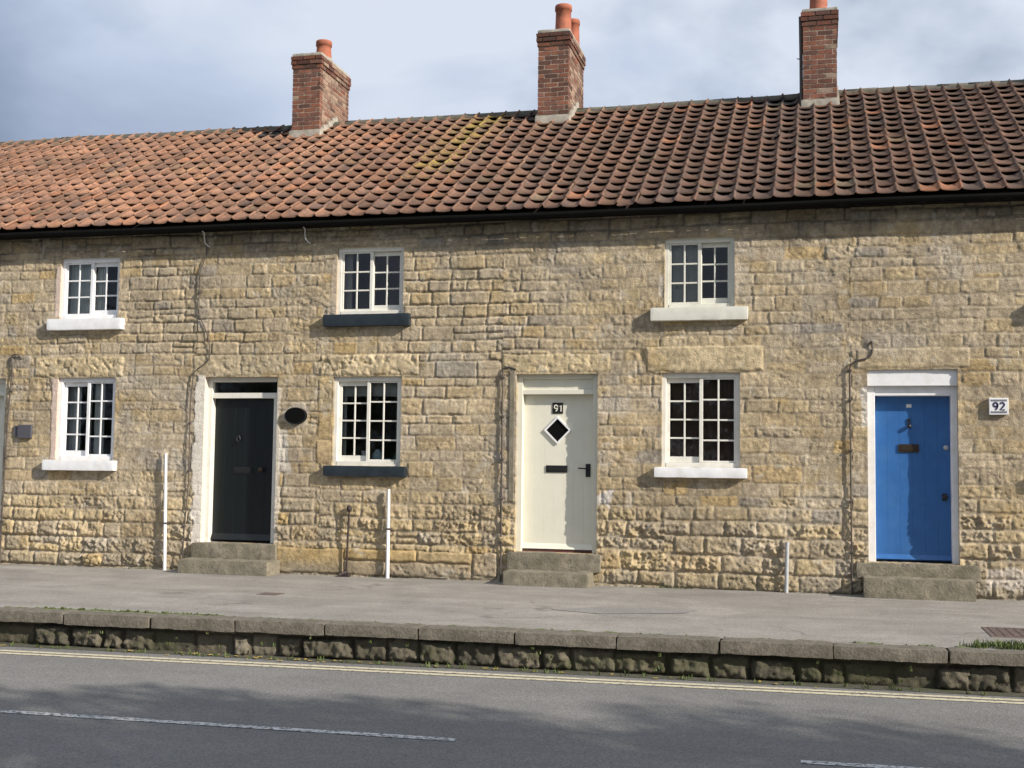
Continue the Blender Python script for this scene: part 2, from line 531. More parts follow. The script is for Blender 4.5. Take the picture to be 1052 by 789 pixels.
# big single stones: x0,x1,z0,z1,roughness,colour,proud
BIG = [
    (-10.78, -9.36, 2.640, 2.93, .014, (.44, .36, .22), .012),
    (-8.30, -6.80, 2.640, 2.93, .010, (.42, .35, .23), .006),
    (-6.42, -5.02, 2.630, 2.92, .018, (.46, .38, .24), .016),
    (-3.92, -2.50, 2.650, 2.90, .010, (.44, .36, .22), .010),
    (-2.06, -0.62, 2.650, 2.98, .0085, (.45, .37, .23), .014),
    (0.46, 1.76, 2.675, 2.93, .0085, (.43, .35, .22), .010),
    (2.45, 3.75, 2.650, 2.93, .026, (.44, .36, .22), .012),
    (-6.98, -6.02, 0.02, .36, .008, (.40, .30, .15), .02),
    (-6.02, -5.02, 0.21, .37, .008, (.42, .31, .15), .024),
    (-5.02, -4.28, 0.21, .36, .009, (.40, .31, .17), .022),
    (-4.27, -3.93, 0.05, .36, .010, (.37, .30, .20), .02),
    (-6.02, -5.45, 0.02, .205, .008, (.38, .30, .18), .012),
    (-5.45, -4.28, 0.02, .205, .014, (.35, .28, .18), .01),
    (-2.10, -0.70, 4.345, 4.50, .008, (.37, .30, .20), .006),
    (-6.45, -5.05, 4.37, 4.51, .008, (.34, .28, .19), .006),
    (-10.70, -9.30, 4.345, 4.50, .008, (.34, .28, .19), .006),
    (-0.10, 1.60, 4.28, 4.45, .008, (.38, .31, .20), .01),
    (1.62, 3.2, 4.28, 4.45, .008, (.37, .30, .20), .01),
    (-6.44, -6.225, 2.16, 2.62, .004, (.43, .33, .17), .006),
    (-6.44, -6.225, 1.80, 2.15, .004, (.42, .32, .17), .005),
    (-6.45, -6.225, 1.46, 1.79, .004, (.42, .32, .18), .006),
]


def stone_field(X, Z, seed, courses, wrange, relief, palette, lower=None, warp=.02, roughness=.009, mortar=(.34, .295, .22), bays=None, flush=.5):
    """height (towards the street) and colour of coursed rubble at every X, Z"""
    rnd = random.Random(seed)
    wx = X + warp * fbm(X * 2.1, Z * 2.1, seed + 50, 2) + .012 * fbm(X * 9, Z * 9, seed + 60, 2)
    wz = Z + warp * .9 * fbm(X * 1.1, Z * 1.6, seed + 70, 2) + .010 * fbm(X * 9, Z * 9, seed + 80, 2)
    cs = np.array(courses)
    nb = len(bays) - 1
    H = np.zeros_like(X); D = np.full_like(X, 1.0); ID = np.zeros(X.shape, dtype=np.int64)
    bi = np.clip(np.searchsorted(bays, wx.ravel()).reshape(X.shape) - 1, 0, nb - 1)
    for b in range(nb):
        sel = bi == b
        if not sel.any(): continue
        e = cs.copy()
        e[1:-1] += np.array([rnd.uniform(-.028, .028) for _ in e[1:-1]])
        x = wx[sel]; z = wz[sel]
        ci = np.clip(np.searchsorted(e, z) - 1, 0, len(e) - 2)
        dz = np.minimum(z - e[ci], e[ci + 1] - z)
        dx = np.zeros_like(x); idd = np.zeros(x.shape, dtype=np.int64)
        for c in range(len(e) - 1):
            s2 = ci == c
            if not s2.any(): continue
            br = [bays[b] - .001 - rnd.uniform(0, .25)]
            hgt = e[c + 1] - e[c]
            while br[-1] < bays[b + 1] + .4:
                br.append(br[-1] + max(.09, rnd.triangular(wrange[0], wrange[1], wrange[2]) * (0.65 + hgt * 2)))
            br = np.array(br)
            k = np.clip(np.searchsorted(br, x[s2]) - 1, 0, len(br) - 2)
            dx[s2] = np.minimum(x[s2] - br[k], br[k + 1] - x[s2])
            idd[s2] = (b * 100 + c) * 200 + k
            # now and then two thin stones in place of one
            zz = z[s2]; hh = hid(idd[s2], seed + 3)
            mid = e[c] + hgt * (.35 + .3 * hid(idd[s2], seed + 4))
            two = (hh < .05) & (hgt > .15)
            dzs = dz[s2]
            dzs = np.where(two, np.minimum(dzs, np.abs(zz - mid)), dzs)
            dz[s2] = dzs
            idd[s2] += np.where(two & (zz > mid), 100, 0)
        rr = .03
        d = np.where((dx < rr) & (dz < rr), rr - np.sqrt((rr - dx) ** 2 + (rr - dz) ** 2), np.minimum(dx, dz))
        D[sel] = d; ID[sel] = idd
    return D, ID


COURSES = [  # bed heights
    -.3, .02, .22, .43, .62, .80, .98, 1.16, 1.33, 1.50, 1.66, 1.83, 1.99, 2.15, 2.31, 2.47, 2.63, 2.80, 2.93, 3.09,
           3.25, 3.40, 3.56, 3.71, 3.87, 4.02, 4.17, 4.31, 4.45, 4.62, 4.95]
rb = random.Random(4)
BAYS = [-15.6]
for b0, b1 in zip(BOUND[:-1], BOUND[1:]):
    n = 2
    for k in range(1, n):
        BAYS.append(b0 + (b1 - b0) * k / n + rb.uniform(-.4, .4))
    BAYS.append(b1)
BAYS[-1] = 5.7
PAL = np.array([(.400, .325, .205), (.430, .350, .225), (.355, .300, .205), (.410, .325, .185), (.340, .285, .200),
                (.420, .350, .245), (.385, .300, .170), (.375, .320, .235)])
PAL = PAL * .62 + PAL.mean(0) * .38
PALLOW = np.array([(.41, .320, .165), (.41, .330, .195), (.36, .300, .20), (.42, .335, .185), (.33, .285, .21), (.38, .300, .18)])

PALLOW = PALLOW * .7 + PALLOW.mean(0) * .3


def front_wall(X, Z):
    D, ID = stone_field(X, Z, 11, COURSES, (.20, .62, .33), 1, PAL, bays=BAYS)
    h1 = hid(ID, 1); h2 = hid(ID, 2); h3 = hid(ID, 5); h4 = hid(ID, 6)
    low = sstep(1.25, .75, Z + .12 * fbm(X * .9, Z * .9, 5, 2))
    # how far the joints are raked out differs from patch to patch
    open_j = np.clip(.34 + .75 * fbm(X * .8 + 3, Z * .9, 21, 3) + .25 * low, .04, 1)
    rough = (.0035 + .013 * h1 ** 2.2) * (1 + 1.1 * low)
    ew = .008 + .022 * h2 + .02 * low
    De = D + .008 * fbm(X * 19, Z * 19, 43, 3)
    t = np.clip((De - .004 - .005 * h4) / ew, 0, 1)
    prof = 1 - (1 - t) ** 2.2
    base = (.004 + .015 * open_j) + .009 * low + (h3 - .5) * .011
    big = fbm(X * 7, Z * 7, 31, 3); fine = fbm(X * 22, Z * 24, 41, 3)
    pit = sstep(.20, .50, fbm(X * 26 + 9, Z * 26, 51, 2)) * sstep(.2, .7, h2) * .011
    tilt = (h4 - .5) * .05 * (((X * 3.1) % .4) - .2) + (h1 - .5) * .12 * (((Z * 1) % .16) - .08)
    grain = fbm(X * 42, Z * 46, 45, 2)
    gr = .52 + .55 * low
    gr = np.clip(gr + .35 * fbm(X * .9 + 11, Z * 1.1, 47, 3), .2, 1)
    H = prof * (base + gr * rough * (1.0 * big + 1.25 * fine + .55 * grain) - pit * gr + tilt * .5)
    streak = fbm(X * 36 + 4 * fbm(X * 5, Z * 5, 62, 2), Z * 8, 61, 2)
    H += prof * streak * .0030 * sstep(.25, .75, h3)
    H += gr * .0036 * fbm(X * 40, Z * 36, 71, 2) - gr * .006 * sstep(.30, .58, fbm(X * 30 + 5, Z * 33, 73, 2))
    H -= (1 - prof) * .011 * sstep(.45, .85, open_j + .25 * fbm(X * 4, Z * 4, 74, 2))
    H += (1 - prof) * .0030 * fbm(X * 13, Z * 15, 75, 3)
    # eroded hollows, here and there right across the joints
    er = sstep(.28, .60, fbm(X * 1.9 + 40, Z * 2.4, 81, 4, .6))
    H -= er * (.006 + (.024 + .02 * low) * np.abs(fbm(X * 13, Z * 15, 91, 3)))
    pal = PAL[(hid(ID, 8) * len(PAL)).astype(int) % len(PAL)]
    pl = PALLOW[(hid(ID, 9) * len(PALLOW)).astype(int) % len(PALLOW)]
    lm = (low * .85)[..., None]
    C = pal * (1 - lm) + pl * lm
    odd = hid(ID, 10)[..., None]
    C = np.where(odd < .03, C * .4 + .6 * np.array((.25, .235, .205)), C)
    C = np.where((odd > .975), C * .5 + .5 * np.array((.42, .29, .11)), C)
    mort = np.array((.35, .295, .205))
    pm = np.clip(prof * 1.5, 0, 1)[..., None]
    C = C * pm + mort * (1 - pm) * (.88 + .12 * vnoise(X * 14, Z * 14, 77)[..., None])
    # -------- the big stones
    own = np.zeros_like(X)
    ex = X + .018 * fbm(X * 7, Z * 7, 101, 3); ez = Z + .018 * fbm(X * 6 + 5, Z * 6, 111, 3)
    for k, (x0, x1, z0, z1, rg, col, pr) in enumerate(BIG):
        d = np.minimum(np.minimum(ex - x0, x1 - ex), np.minimum(ez - z0, z1 - ez))
        m = d > 0
        tt = np.clip((d - .004) / .03, 0, 1); pf = 1 - (1 - tt) ** 2
        hh = pf * (pr + .008 + rg * (.55 * fbm(X * 6 + k, Z * 8, 121, 3) + .75 * fbm(X * 21, Z * 24 + k, 131, 3))
                   - (rg > .009) * rg * 1.1 * sstep(.10, .45, fbm(X * 17 + k * 3, Z * 15, 141, 3)))
        H = np.where(m, hh, H)
        cc = np.array(col) * (1 + .10 * fbm(X * 5, Z * 5, 151 + k, 3))[..., None]
        C = np.where(m[..., None], cc * np.clip(pf + .55, 0, 1)[..., None] ** .5, C)
        own = np.where(m, 1, own)
    # -------- weathering, with some eave shade painted in
    C = C * (1 + .27 * fbm(X * 6, Z * 7, 161, 4))[..., None]
    C = C * (1 + .22 * fbm(X * .9, Z * .9, 171, 3))[..., None]
    C = C * (1 + .34 * fbm(X * 27, Z * 22, 165, 2))[..., None]
    crack = sstep(.035, .0, np.abs(fbm(X * 2.3 + 20, Z * 2.6, 167, 4))) * sstep(.1, .4, fbm(X * .8, Z * .9 + 6, 169, 2))
    H -= .010 * crack
    grey = sstep(.12, .55, fbm(X * 1.3 + 8, Z * 1.7, 181, 4))[..., None] * .35
    lum = C.mean(-1, keepdims=True)
    C = C * (1 - grey) + lum * np.array((1.02, .98, .88)) * grey
    ochre = sstep(.34, .64, fbm(X * 2.6 + 2, Z * 3, 191, 4))[..., None] * .35
    C = C * (1 - ochre) + np.array((.40, .28, .11)) * ochre
    soot = (sstep(4.20, 4.60, Z + .26 * fbm(X * 1.9, Z * 2.5, 201, 4)) * (.36 + .28 * h1 + .40 * (1 - prof)))[..., None]  # soot under the eave plus painted eave shade, deepest in the joints
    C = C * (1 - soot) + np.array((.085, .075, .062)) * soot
    damp = (sstep(.30, .03, Z + .14 * fbm(X * 2.0, Z * 3, 211, 4)) * .50)[..., None]
    C = C * (1 - damp) + np.array((.20, .185, .14)) * damp
    liver = (sstep(.42, .58, fbm(X * 8 + 1, Z * 8, 221, 3)) * .5)[..., None]
    C = C * (1 - liver) + np.array((.47, .43, .34)) * liver

    def stain(x0, x1, z0, z1, col, amt, ragged=.05, flat=None):
        nonlocal C, H
        nx = X + ragged * fbm(X * 5, Z * 5, 231, 4); nz = Z + ragged * fbm(X * 5 + 9, Z * 5, 241, 4)
        d = np.minimum(np.minimum(nx - x0, x1 - nx), np.minimum(nz - z0, z1 - nz))
        m = sstep(0, .02, d) * amt
        C = C * (1 - m[..., None]) + np.array(col) * m[..., None]
        if flat is not None:
            H = H * (1 - .75 * m) + flat * m
    # flaking paint and render about the openings
    stain(-8.25, -7.9, .38, 2.66, (.66, .62, .53), .95, .08, .012)
    stain(-7.13, -6.96, .38, 2.5, (.56, .52, .43), .75, .05, .01)
    stain(-7.00, -6.84, 1.35, 1.9, (.60, .57, .50), .6, .09)
    stain(-10.49, -10.30, 1.47, 2.62, (.60, .48, .40), .9, .025, .012)
    stain(-10.50, -10.30, 3.47, 4.22, (.60, .49, .41), .85, .025, .012)
    stain(-6.29, -6.10, 3.46, 4.2, (.50, .42, .32), .6, .03, .01)
    ov = np.sqrt(((X + 6.735) / .22) ** 2 + ((Z - 2.10) / .18) ** 2) + .35 * fbm(X * 9, Z * 9, 251, 3)
    om = sstep(1.1, .85, ov)
    C = C * (1 - .6 * om[..., None]) + np.array((.46, .42, .34)) * .6 * om[..., None]; H = H * (1 - .7 * om) + .012 * .7 * om
    stain(.50, .61, 1.95, 2.45, (.66, .64, .58), .6, .06)
    stain(-2.64, -2.45, .92, 1.22, (.62, .61, .59), .55, .16)
    stain(1.90, 2.35, .10, .38, (.55, .50, .43), .6, .07)
    stain(-2.62, -2.2, 2.1, 2.4, (.55, .52, .46), .25, .1)
    stain(-1.9, -1.83, 3.6, 3.9, (.6, .57, .5), .5, .06)
    near = np.zeros_like(X)
    for a_, b_, c_, d_ in OPEN:
        q = np.maximum(np.maximum(a_ - X, X - b_), np.maximum(c_ - Z, Z - d_))
        near = np.maximum(near, sstep(.05, .005, np.abs(q)))
    H = H * (1 - .5 * near) + .5 * near * (.012 + .008 * fbm(X * 16, Z * 16, 255, 3))
    C = C * np.array((1.01, .99, 1.02))
    return H, np.clip(C, .02, .9)


DX = .0125


def wall_mesh(name, x0, x1, z0, z1):
    nx = max(2, int(round((x1 - x0) / DX))); nz = int(round((z1 - z0) / DX))
    xs = np.linspace(x0, x1, nx + 1); zs = np.linspace(z0, z1, nz + 1)
    # pull the nearest grid line onto each opening edge
    for a, b, c, d in OPEN:
        for q in (a, b):
            if x0 + .05 < q < x1 - .05: xs[np.argmin(np.abs(xs - q))] = q
    X, Z = np.meshgrid(xs, zs)
    H, C = front_wall(X, Z)
    Zp = Z.copy()
    for a, b, c, d in OPEN:
        for q in (c, d):
            r = np.argmin(np.abs(zs - q))
            ins = (xs > a - .03) & (xs < b + .03)
            Zp[r, ins] = q
    V = np.stack([X, -H, Zp], -1).reshape(-1, 3)
    idx = np.arange((nx + 1) * (nz + 1)).reshape(nz + 1, nx + 1)
    Fq = np.stack([idx[:-1, :-1], idx[:-1, 1:], idx[1:, 1:], idx[1:, :-1]], -1)
    cx = (xs[:-1] + xs[1:]) / 2; cz = (zs[:-1] + zs[1:]) / 2
    CX, CZ = np.meshgrid(cx, cz)
    keep = np.ones(CX.shape, bool)
    for a, b, c, d in OPEN:
        keep &= ~((CX > a) & (CX < b) & (CZ > c) & (CZ < d))
    F = Fq[keep]
    Vs = [V]; Fs = [F]; Cs = [C.reshape(-1, 3)]
    n0 = len(V)
    # reveals: from every cut edge straight back into the wall
    kp = np.pad(keep, 1, constant_values=True)
    for r, c in np.argwhere(~keep):
        q = Fq[r, c]
        for nb, (i, j) in ((kp[r + 1, c], (q[0], q[3])), (kp[r + 1, c + 2], (q[2], q[1])), (kp[r, c + 1], (q[1], q[0])), (kp[r + 2, c + 1], (q[3], q[2]))):
            if nb:
                a = V[i].copy(); b = V[j].copy()
                a2 = a.copy(); b2 = b.copy(); a2[1] = b2[1] = .34
                Vs.append(np.array([a, b, b2, a2])); Fs.append(np.array([[n0, n0 + 1, n0 + 2, n0 + 3]]))
                cc = C.reshape(-1, 3); k = np.array([cc[i], cc[j], cc[j], cc[i]])
                Cs.append(k); n0 += 4
    return grid_mesh(name, np.concatenate(Vs), np.concatenate(Fs), np.concatenate(Cs), M['stone'])

# ------------------------------------------------------------------ setting: ground, road, pavement
def sheet(name, x0, x1, y0, y1, z, m, kind='structure', y0b=None, y1b=None, nx=1):
    me = bpy.data.meshes.new(name)
    y0b = y0 if y0b is None else y0b; y1b = y1 if y1b is None else y1b
    vs = []; fs = []
    for i in range(nx + 1):
        t = i / nx
        vs += [(x0 + (x1 - x0) * t, y0 + (y0b - y0) * t, z), (x0 + (x1 - x0) * t, y1 + (y1b - y1) * t, z)]
    fs = [(2 * i, 2 * i + 2, 2 * i + 3, 2 * i + 1) for i in range(nx)]
    me.from_pydata(vs, [], fs); me.materials.append(m)
    return tag(place(name, me), kind=kind)


ky = lambda x: -4.490 + .0270 * x           # front of the kerb
yl = lambda x: -4.70 + .0385 * x            # first yellow line
RZ = -.325
sheet('ground', -900, 900, -900, 900, -.46, M['ground'])
sheet('road', -60, 60, -10.6, ky(0) + .2, RZ, M['road'], y0b=-10.6)
sheet('pavement', -40, 40, ky(-40) + .20, .02, 0, M['pave'], y0b=ky(40) + .20)
sheet('opposite_pavement', -60, 60, -13.5, -10.75, -.21, M['pave'])
_k = MB(); _k.cbox(-60, 60, -10.75, -10.6, -.45, -.205, .012); tag(_k.build('opposite_kerb', M['kerb']), kind='structure')


def line(name, f0, wd, x0, x1, m, z=RZ + .004):
    n = 60
    vs = []; fs = []
    for i in range(n + 1):
        x = x0 + (x1 - x0) * i / n
        vs += [(x, f0(x) - wd, z), (x, f0(x), z)]
    fs = [(2 * i, 2 * i + 2, 2 * i + 3, 2 * i + 1) for i in range(n)]
    me = bpy.data.meshes.new(name); me.from_pydata(vs, [], fs); me.materials.append(m)
    return tag(place(name, me), kind='structure')


line('yellow_line', lambda x: yl(x), .080, -40, 30, M['yellow'])
line('yellow_line', lambda x: yl(x) - .128, .080, -40, 30, M['yellow'])
for a, b in ((-15.5, -9.2), (-8.2, -2.28), (-0.10, 3.9), (6.1, 10.1)):
    line('white_line', lambda x: -7.30 + .028 * (x + 3), .085, a, b, M['whiteline'])
# grit and moss washed against the foot of the low wall
line('gutter_dirt', lambda x: ky(x) + .13, .21, -40, 30, M['grit'], RZ + .003)


def rough_solid(mb, x0, x1, y0, y1, z0, z1, res=.035, r=.015, amp=.005, seed=0, yf=None):
    """stone block: six grids, edges rounded, faces uneven"""
    lo = np.array((x0, y0, z0)); hi = np.array((x1, y1, z1))
    faces = []
    for ax in range(3):
        u, v = [a for a in range(3) if a != ax]
        nu = max(2, int((hi[u] - lo[u]) / res)); nv = max(2, int((hi[v] - lo[v]) / res))
        us = np.linspace(lo[u], hi[u], nu + 1); vs = np.linspace(lo[v], hi[v], nv + 1)
        for side in (0, 1):
            P = np.zeros((nv + 1, nu + 1, 3))
            P[..., u] = us[None, :]; P[..., v] = vs[:, None]; P[..., ax] = hi[ax] if side else lo[ax]
            q = np.clip(P, lo + r, hi - r); d = P - q
            ln = np.linalg.norm(d, axis=-1, keepdims=True)
            P2 = q + d / np.maximum(ln, 1e-9) * r
            nrm = d / np.maximum(ln, 1e-9)
            a, b, c = P2[..., 0], P2[..., 1], P2[..., 2]
            k = fbm(a * 6 + c * 3.7 + seed, b * 6 - c * 4.1, 7, 3) + .6 * fbm(a * 19 - c * 11 + seed, b * 17 + c * 13, 9, 2)
            P2 = P2 + nrm * (k * amp)[..., None]
            n = (nu + 1) * (nv + 1); idx = np.arange(n).reshape(nv + 1, nu + 1)
            F = np.stack([idx[:-1, :-1], idx[:-1, 1:], idx[1:, 1:], idx[1:, :-1]], -1).reshape(-1, 4)
            if (side == 1) == (ax == 1): F = F[:, ::-1]
            V = P2.reshape(-1, 3)
            if yf is not None: V[:, 1] += np.array([yf(x) for x in V[:, 0]])
            mb.add(V.tolist(), F.tolist(), None, True)
    return mb


random.seed(3)
kb = MB()
KJ = [-13.6, -12.6, -11.6, -10.55, -9.55, -8.75, -7.9, -7.0, -6.09, -5.23, -4.35, -3.46, -2.58, -1.68, -.80, .13, 1.04, 1.95, 2.9, 3.9, 4.9, 5.9]
for a, b in zip(KJ[:-1], KJ[1:]):
    g1, g2 = random.uniform(.002, .009), random.uniform(.002, .009)
    dy = random.uniform(-.008, .008)
    rough_solid(kb, a + g1, b - g2, -.0, .26, -.105 + random.uniform(-.006, .006), .006 + random.uniform(-.004, .004), .03, .011, .008, a * 3,
                yf=lambda x, dy=dy: ky(x) + dy)
kb.box(-40, -13.6, ky(-26), ky(-26) + .3, -.12, .004); kb.box(5.9, 40, ky(22), ky(22) + .3, -.12, .004)
tag(kb.build('kerb', M['kerb'], recalc=False), kind='structure')


def retaining_wall():
    x0, x1 = -13.6, 5.9; z0, z1 = RZ - .03, -.085
    nx = int((x1 - x0) / .0125); nz = 18
    xs = np.linspace(x0, x1, nx + 1); zs = np.linspace(z0, z1, nz + 1)
    X, Z = np.meshgrid(xs, zs)
    D, ID = stone_field(X, Z, 77, [-.5, -.345, -.125, .1], (.14, .55, .26), 1, None, bays=[-14, -9.3, -5.1, -1.7, 1.2, 6.5], warp=.035)
    h1 = hid(ID, 3); h2 = hid(ID, 4)
    D = D + .014 * fbm(X * 15, Z * 15, 4, 3)
    t = np.clip((D - .004 - .008 * h2) / (.038), 0, 1); pf = 1 - (1 - t) ** 2
    miss = (h1 < .10)
    H = pf * (.030 + .045 * h2 + .040 * fbm(X * 17, Z * 19, 5, 4)) * np.where(miss, .25, 1) + .006 * fbm(X * 25, Z * 25, 6, 2)
    pal = np.array([(.10, .09, .066), (.125, .11, .082), (.085, .077, .058), (.11, .096, .068), (.18, .16, .12)])
    C = pal[(hid(ID, 6) * 5).astype(int) % 5] * np.clip(pf + .1, .28, 1)[..., None] ** .6
    C = C * (1 + .35 * fbm(X * 9, Z * 12, 8, 4))[..., None]
    ms = (sstep(.05, .45, fbm(X * 1.5, Z * 5, 9, 4)) * .55)[..., None]
    C = C * (1 - ms) + np.array((.062, .066, .032)) * ms
    Y = ky(X) + .125 - H
    V = np.stack([X, Y, Z], -1).reshape(-1, 3)
    idx = np.arange((nx + 1) * (nz + 1)).reshape(nz + 1, nx + 1)
    F = np.stack([idx[:-1, :-1], idx[:-1, 1:], idx[1:, 1:], idx[1:, :-1]], -1).reshape(-1, 4)
    o = place('retaining_wall', grid_mesh('retaining_wall', V, F, np.clip(C, .012, .6).reshape(-1, 3), M['rubble']))
    tag(o, 'low mossy rubble wall holding up the pavement under the kerb', 'wall')


retaining_wall()

# ------------------------------------------------------------------ the cottages
HLAB = ['stone cottage with white painted windows and white sills beside the grey slate plaque, furthest left',
        'stone cottage with the black door and slate-dark window sills',
        'stone cottage with the cream door numbered 91',
        'stone cottage with the blue door under a white lintel board']
HOUSE = []
for i in range(4):
    HOUSE.append(thing('stone_cottage', HLAB[i], 'cottage', ((BOUND[i] + BOUND[i + 1]) / 2, 0, 0), 'cottages of the stone terrace'))

EAVE_Z, EAVE_Y, RIDGE_Z, RIDGE_Y = 4.70, -.20, 7.33, 4.30
SL = math.hypot(RIDGE_Y - EAVE_Y, RIDGE_Z - EAVE_Z)
ca_, sa_ = (RIDGE_Y - EAVE_Y) / SL, (RIDGE_Z - EAVE_Z) / SL
sagf = lambda x: .009 * math.sin(x * .9 + 1) + .006 * math.sin(x * 2.3) + .010 * math.sin(x * .37)


def roof_pt(x, v, h):
    """x along, v up the slope from the eave, h above the slope"""
    s = sagf(x) * min(1, .35 + v / SL)
    return (x, EAVE_Y + v * ca_ - h * sa_, EAVE_Z + v * sa_ + h * ca_ + s)


TW, NR = .2385, 17
GA = SL / NR
TPAL = [(.36, .165, .095), (.33, .145, .085), (.30, .150, .100), (.39, .195, .110), (.27, .130, .090), (.24, .140, .110), (.34, .18, .12), (.20, .115, .09)]
PROF = []
for k in range(17):
    t = k / 16
    # broad trough, narrow roll at the right hand edge that laps the next tile
    u_ = min(1, t / .88)
    PROF.append((t, .052 * (2 * u_ - 1) ** 2 + (.024 * math.sin(math.pi * (t - .86) / .14) if t > .86 else 0), .30 + .70 * math.sin(math.pi * u_)))


def roof_tiles(mb, c0, c1, rnd):
    for c in range(c0, c1):
        for r in range(NR - 1, -1, -1):
            x0 = c * TW + rnd.uniform(-.006, .006)
            v0 = r * GA + rnd.uniform(-.016, .016)
            v1 = (r + 1) * GA + .05
            dh = rnd.uniform(-.004, .006); tl = rnd.uniform(-.012, .012); sk = rnd.uniform(-.012, .012)
            if r == 0: v0 = -.03 + rnd.uniform(-.012, .012)
            if rnd.random() < .035: v0 -= rnd.uniform(.02, .05); tl *= 2.5
            lift0, lift1 = .054 + dh, .004 + dh
            leftness = min(1, max(0, (-3.0 - x0) / 7 + .15))
            base = np.array(rnd.choice(TPAL))
            warm = np.array((.285, .155, .098)); cool = np.array((.125, .078, .060))
            base = base * (.20 + .16 * leftness) + (warm * leftness + cool * (1 - leftness)) * .66
            if rnd.random() < .04: base = base * .5 + np.array((.36, .145, .07)) * .5
            if rnd.random() < .06: base = base * .5 + np.array((.11, .085, .075)) * .5
            # yellow lichen on one run of tiles, and odd specks
            d = (x0 - (-5.55)) - (r - 8) * .02
            lich = max(0, 1 - abs(d) / .95) * min(1, max(.1, (r - 2) / 5)) * rnd.uniform(.55, 1.0)
            lich = max(lich, .22 * rnd.random() ** 3)
            if lich > .5: pass
            elif rnd.random() < .03: base = base * .8 + np.array((.26, .23, .12)) * .2
            # darker tiles left of the chimneys, in the top rows
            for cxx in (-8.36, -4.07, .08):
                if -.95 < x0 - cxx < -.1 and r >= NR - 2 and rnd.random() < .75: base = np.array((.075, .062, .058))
            base = base * rnd.uniform(.74, 1.2)
            col = (*np.clip(base, .02, .6), lich)
            n = len(PROF)
            vs = []
            for i, (t, h, op) in enumerate(PROF):
                x = x0 + t * (TW + .012)
                rd = .030 * (2 * t - 1) ** 2       # lower corners rounded a little
                hh = h * 1.0 + tl * (t - .5)
                l0 = lift0 * op + .012
                vs.append(roof_pt(x + sk * 0, v0 + rd * .6, l0 + hh - .015))
                vs.append(roof_pt(x, v0 + rd, l0 + hh))
                vs.append(roof_pt(x + sk, v1, lift1 + hh))
            fs = []
            for i in range(n - 1):
                a = i * 3; b = a + 3
                fs += [(a, b, b + 1, a + 1), (a + 1, b + 1, b + 2, a + 2)]
            mb.add(vs, fs, col, True)


def chimney(cx, zt, parent, pots, seed):
    """brick stack through the ridge; cx is the middle of its face"""
    rnd = random.Random(seed)
    w, y0, y1 = .50, 3.65, 4.93
    x0, x1 = cx - w / 2, cx + w / 2
    zb = 6.6
    mb = MB()
    mcol = (.36, .29, .225)
    mb.box(x0 + .005, x1 - .005, y0 + .005, y1 - .005, zb, zt - .01, mcol)
    rows = int((zt - zb) / .075)
    pal = [(.215, .088, .058), (.185, .078, .055), (.24, .100, .066), (.16, .075, .057), (.20, .10, .074), (.135, .07, .056)]
    for r in range(rows):
        z0 = zt - (r + 1) * .075; z1 = z0 + .060
        out = .030 if r in (0, 1) else (.015 if r == 2 else 0)
        X0, X1, Y0, Y1 = x0 - out, x1 + out, y0 - out, y1 + out

        def brick(a0, a1, b0, b1, sun=False):  # sun marks the flank bricks, paler with smeared mortar
            c = np.array(rnd.choice(pal)) * rnd.uniform(.65, 1.1)
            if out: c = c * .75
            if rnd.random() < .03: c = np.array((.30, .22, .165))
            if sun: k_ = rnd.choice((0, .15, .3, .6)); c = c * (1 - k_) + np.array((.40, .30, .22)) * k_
            mb.box(a0, a1, b0, b1, z0, z1, tuple(c), .003)
        off = .11 if r % 2 else 0
        # front and back faces
        for (ya, yb) in ((Y0, Y0 + .1), (Y1 - .1, Y1)):
            x = X0 - off
            while x < X1 - .02:
                a0 = max(x, X0); a1 = min(x + .208 + (.02 if x + .24 > X1 - .03 else 0), X1)
                if X1 - a1 < .03: a1 = X1
                if a1 - a0 > .03: brick(a0, a1, ya, yb)
                x += .225
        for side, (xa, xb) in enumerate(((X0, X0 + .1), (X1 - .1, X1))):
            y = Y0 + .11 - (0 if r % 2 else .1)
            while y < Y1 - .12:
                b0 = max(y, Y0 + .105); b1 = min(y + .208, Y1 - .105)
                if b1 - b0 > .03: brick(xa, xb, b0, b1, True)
                y += .225
    st = mb.build('chimney', M['brick'], parent)
    # mortar bed and shoulder of the cap
    cp = MB()
    rough_solid(cp, x0 - .02, x1 + .02, y0 - .02, y1 + .02, zt - .012, zt + .045, .05, .02, .006, seed)
    cp.build('mortar_cap', M['mortar'], st, recalc=False)
    # fillet round the foot, standing on the slope
    fl = MB()
    zf = EAVE_Z + (y0 - EAVE_Y) * sa_ / ca_
    rough_solid(fl, x0 - .035, x1 + .035, y0 - .05, y0 + .06, zf - .10, zf + .145, .05, .02, .010, seed + 2)
    for k in range(7):
        ya = y0 + .03 + k * .10
        zz = zf + (ya - y0 + .05) * sa_ / ca_
        rough_solid(fl, x1 - .02, x1 + .035, ya, ya + .115, zz - .2, zz + .145 + .02 * (k % 2), .05, .015, .008, seed + 3 + k)
        rough_solid(fl, x0 - .035, x0 + .02, ya, ya + .115, zz - .2, zz + .145, .05, .015, .008, seed + 13 + k)
    fl.build('flashing', M['mortar'], st, recalc=False)
    for px, py, h, r in pots:
        p = MB()
        zb2 = zt + .02
        p.lathe([(r * 1.08, 0), (r * 1.04, .10), (r * .98, h * .55), (r * .95, h - .09), (r * 1.07, h - .085), (r * 1.07, h - .02),
                 (r * 1.02, h), (r * .82, h), (r * .8, h - .12)], px, py, 24, cz=zb2)
        p.build('chimney_pot', M['pot'], st)
        f = MB(); f.lathe([(r * 1.25, 0), (r * 1.22, .035), (r * 1.08, .06), (r * .9, .065)], px, py, 20, cz=zb2)
        f.build('pot_bedding', M['mortar'], st)
    return st


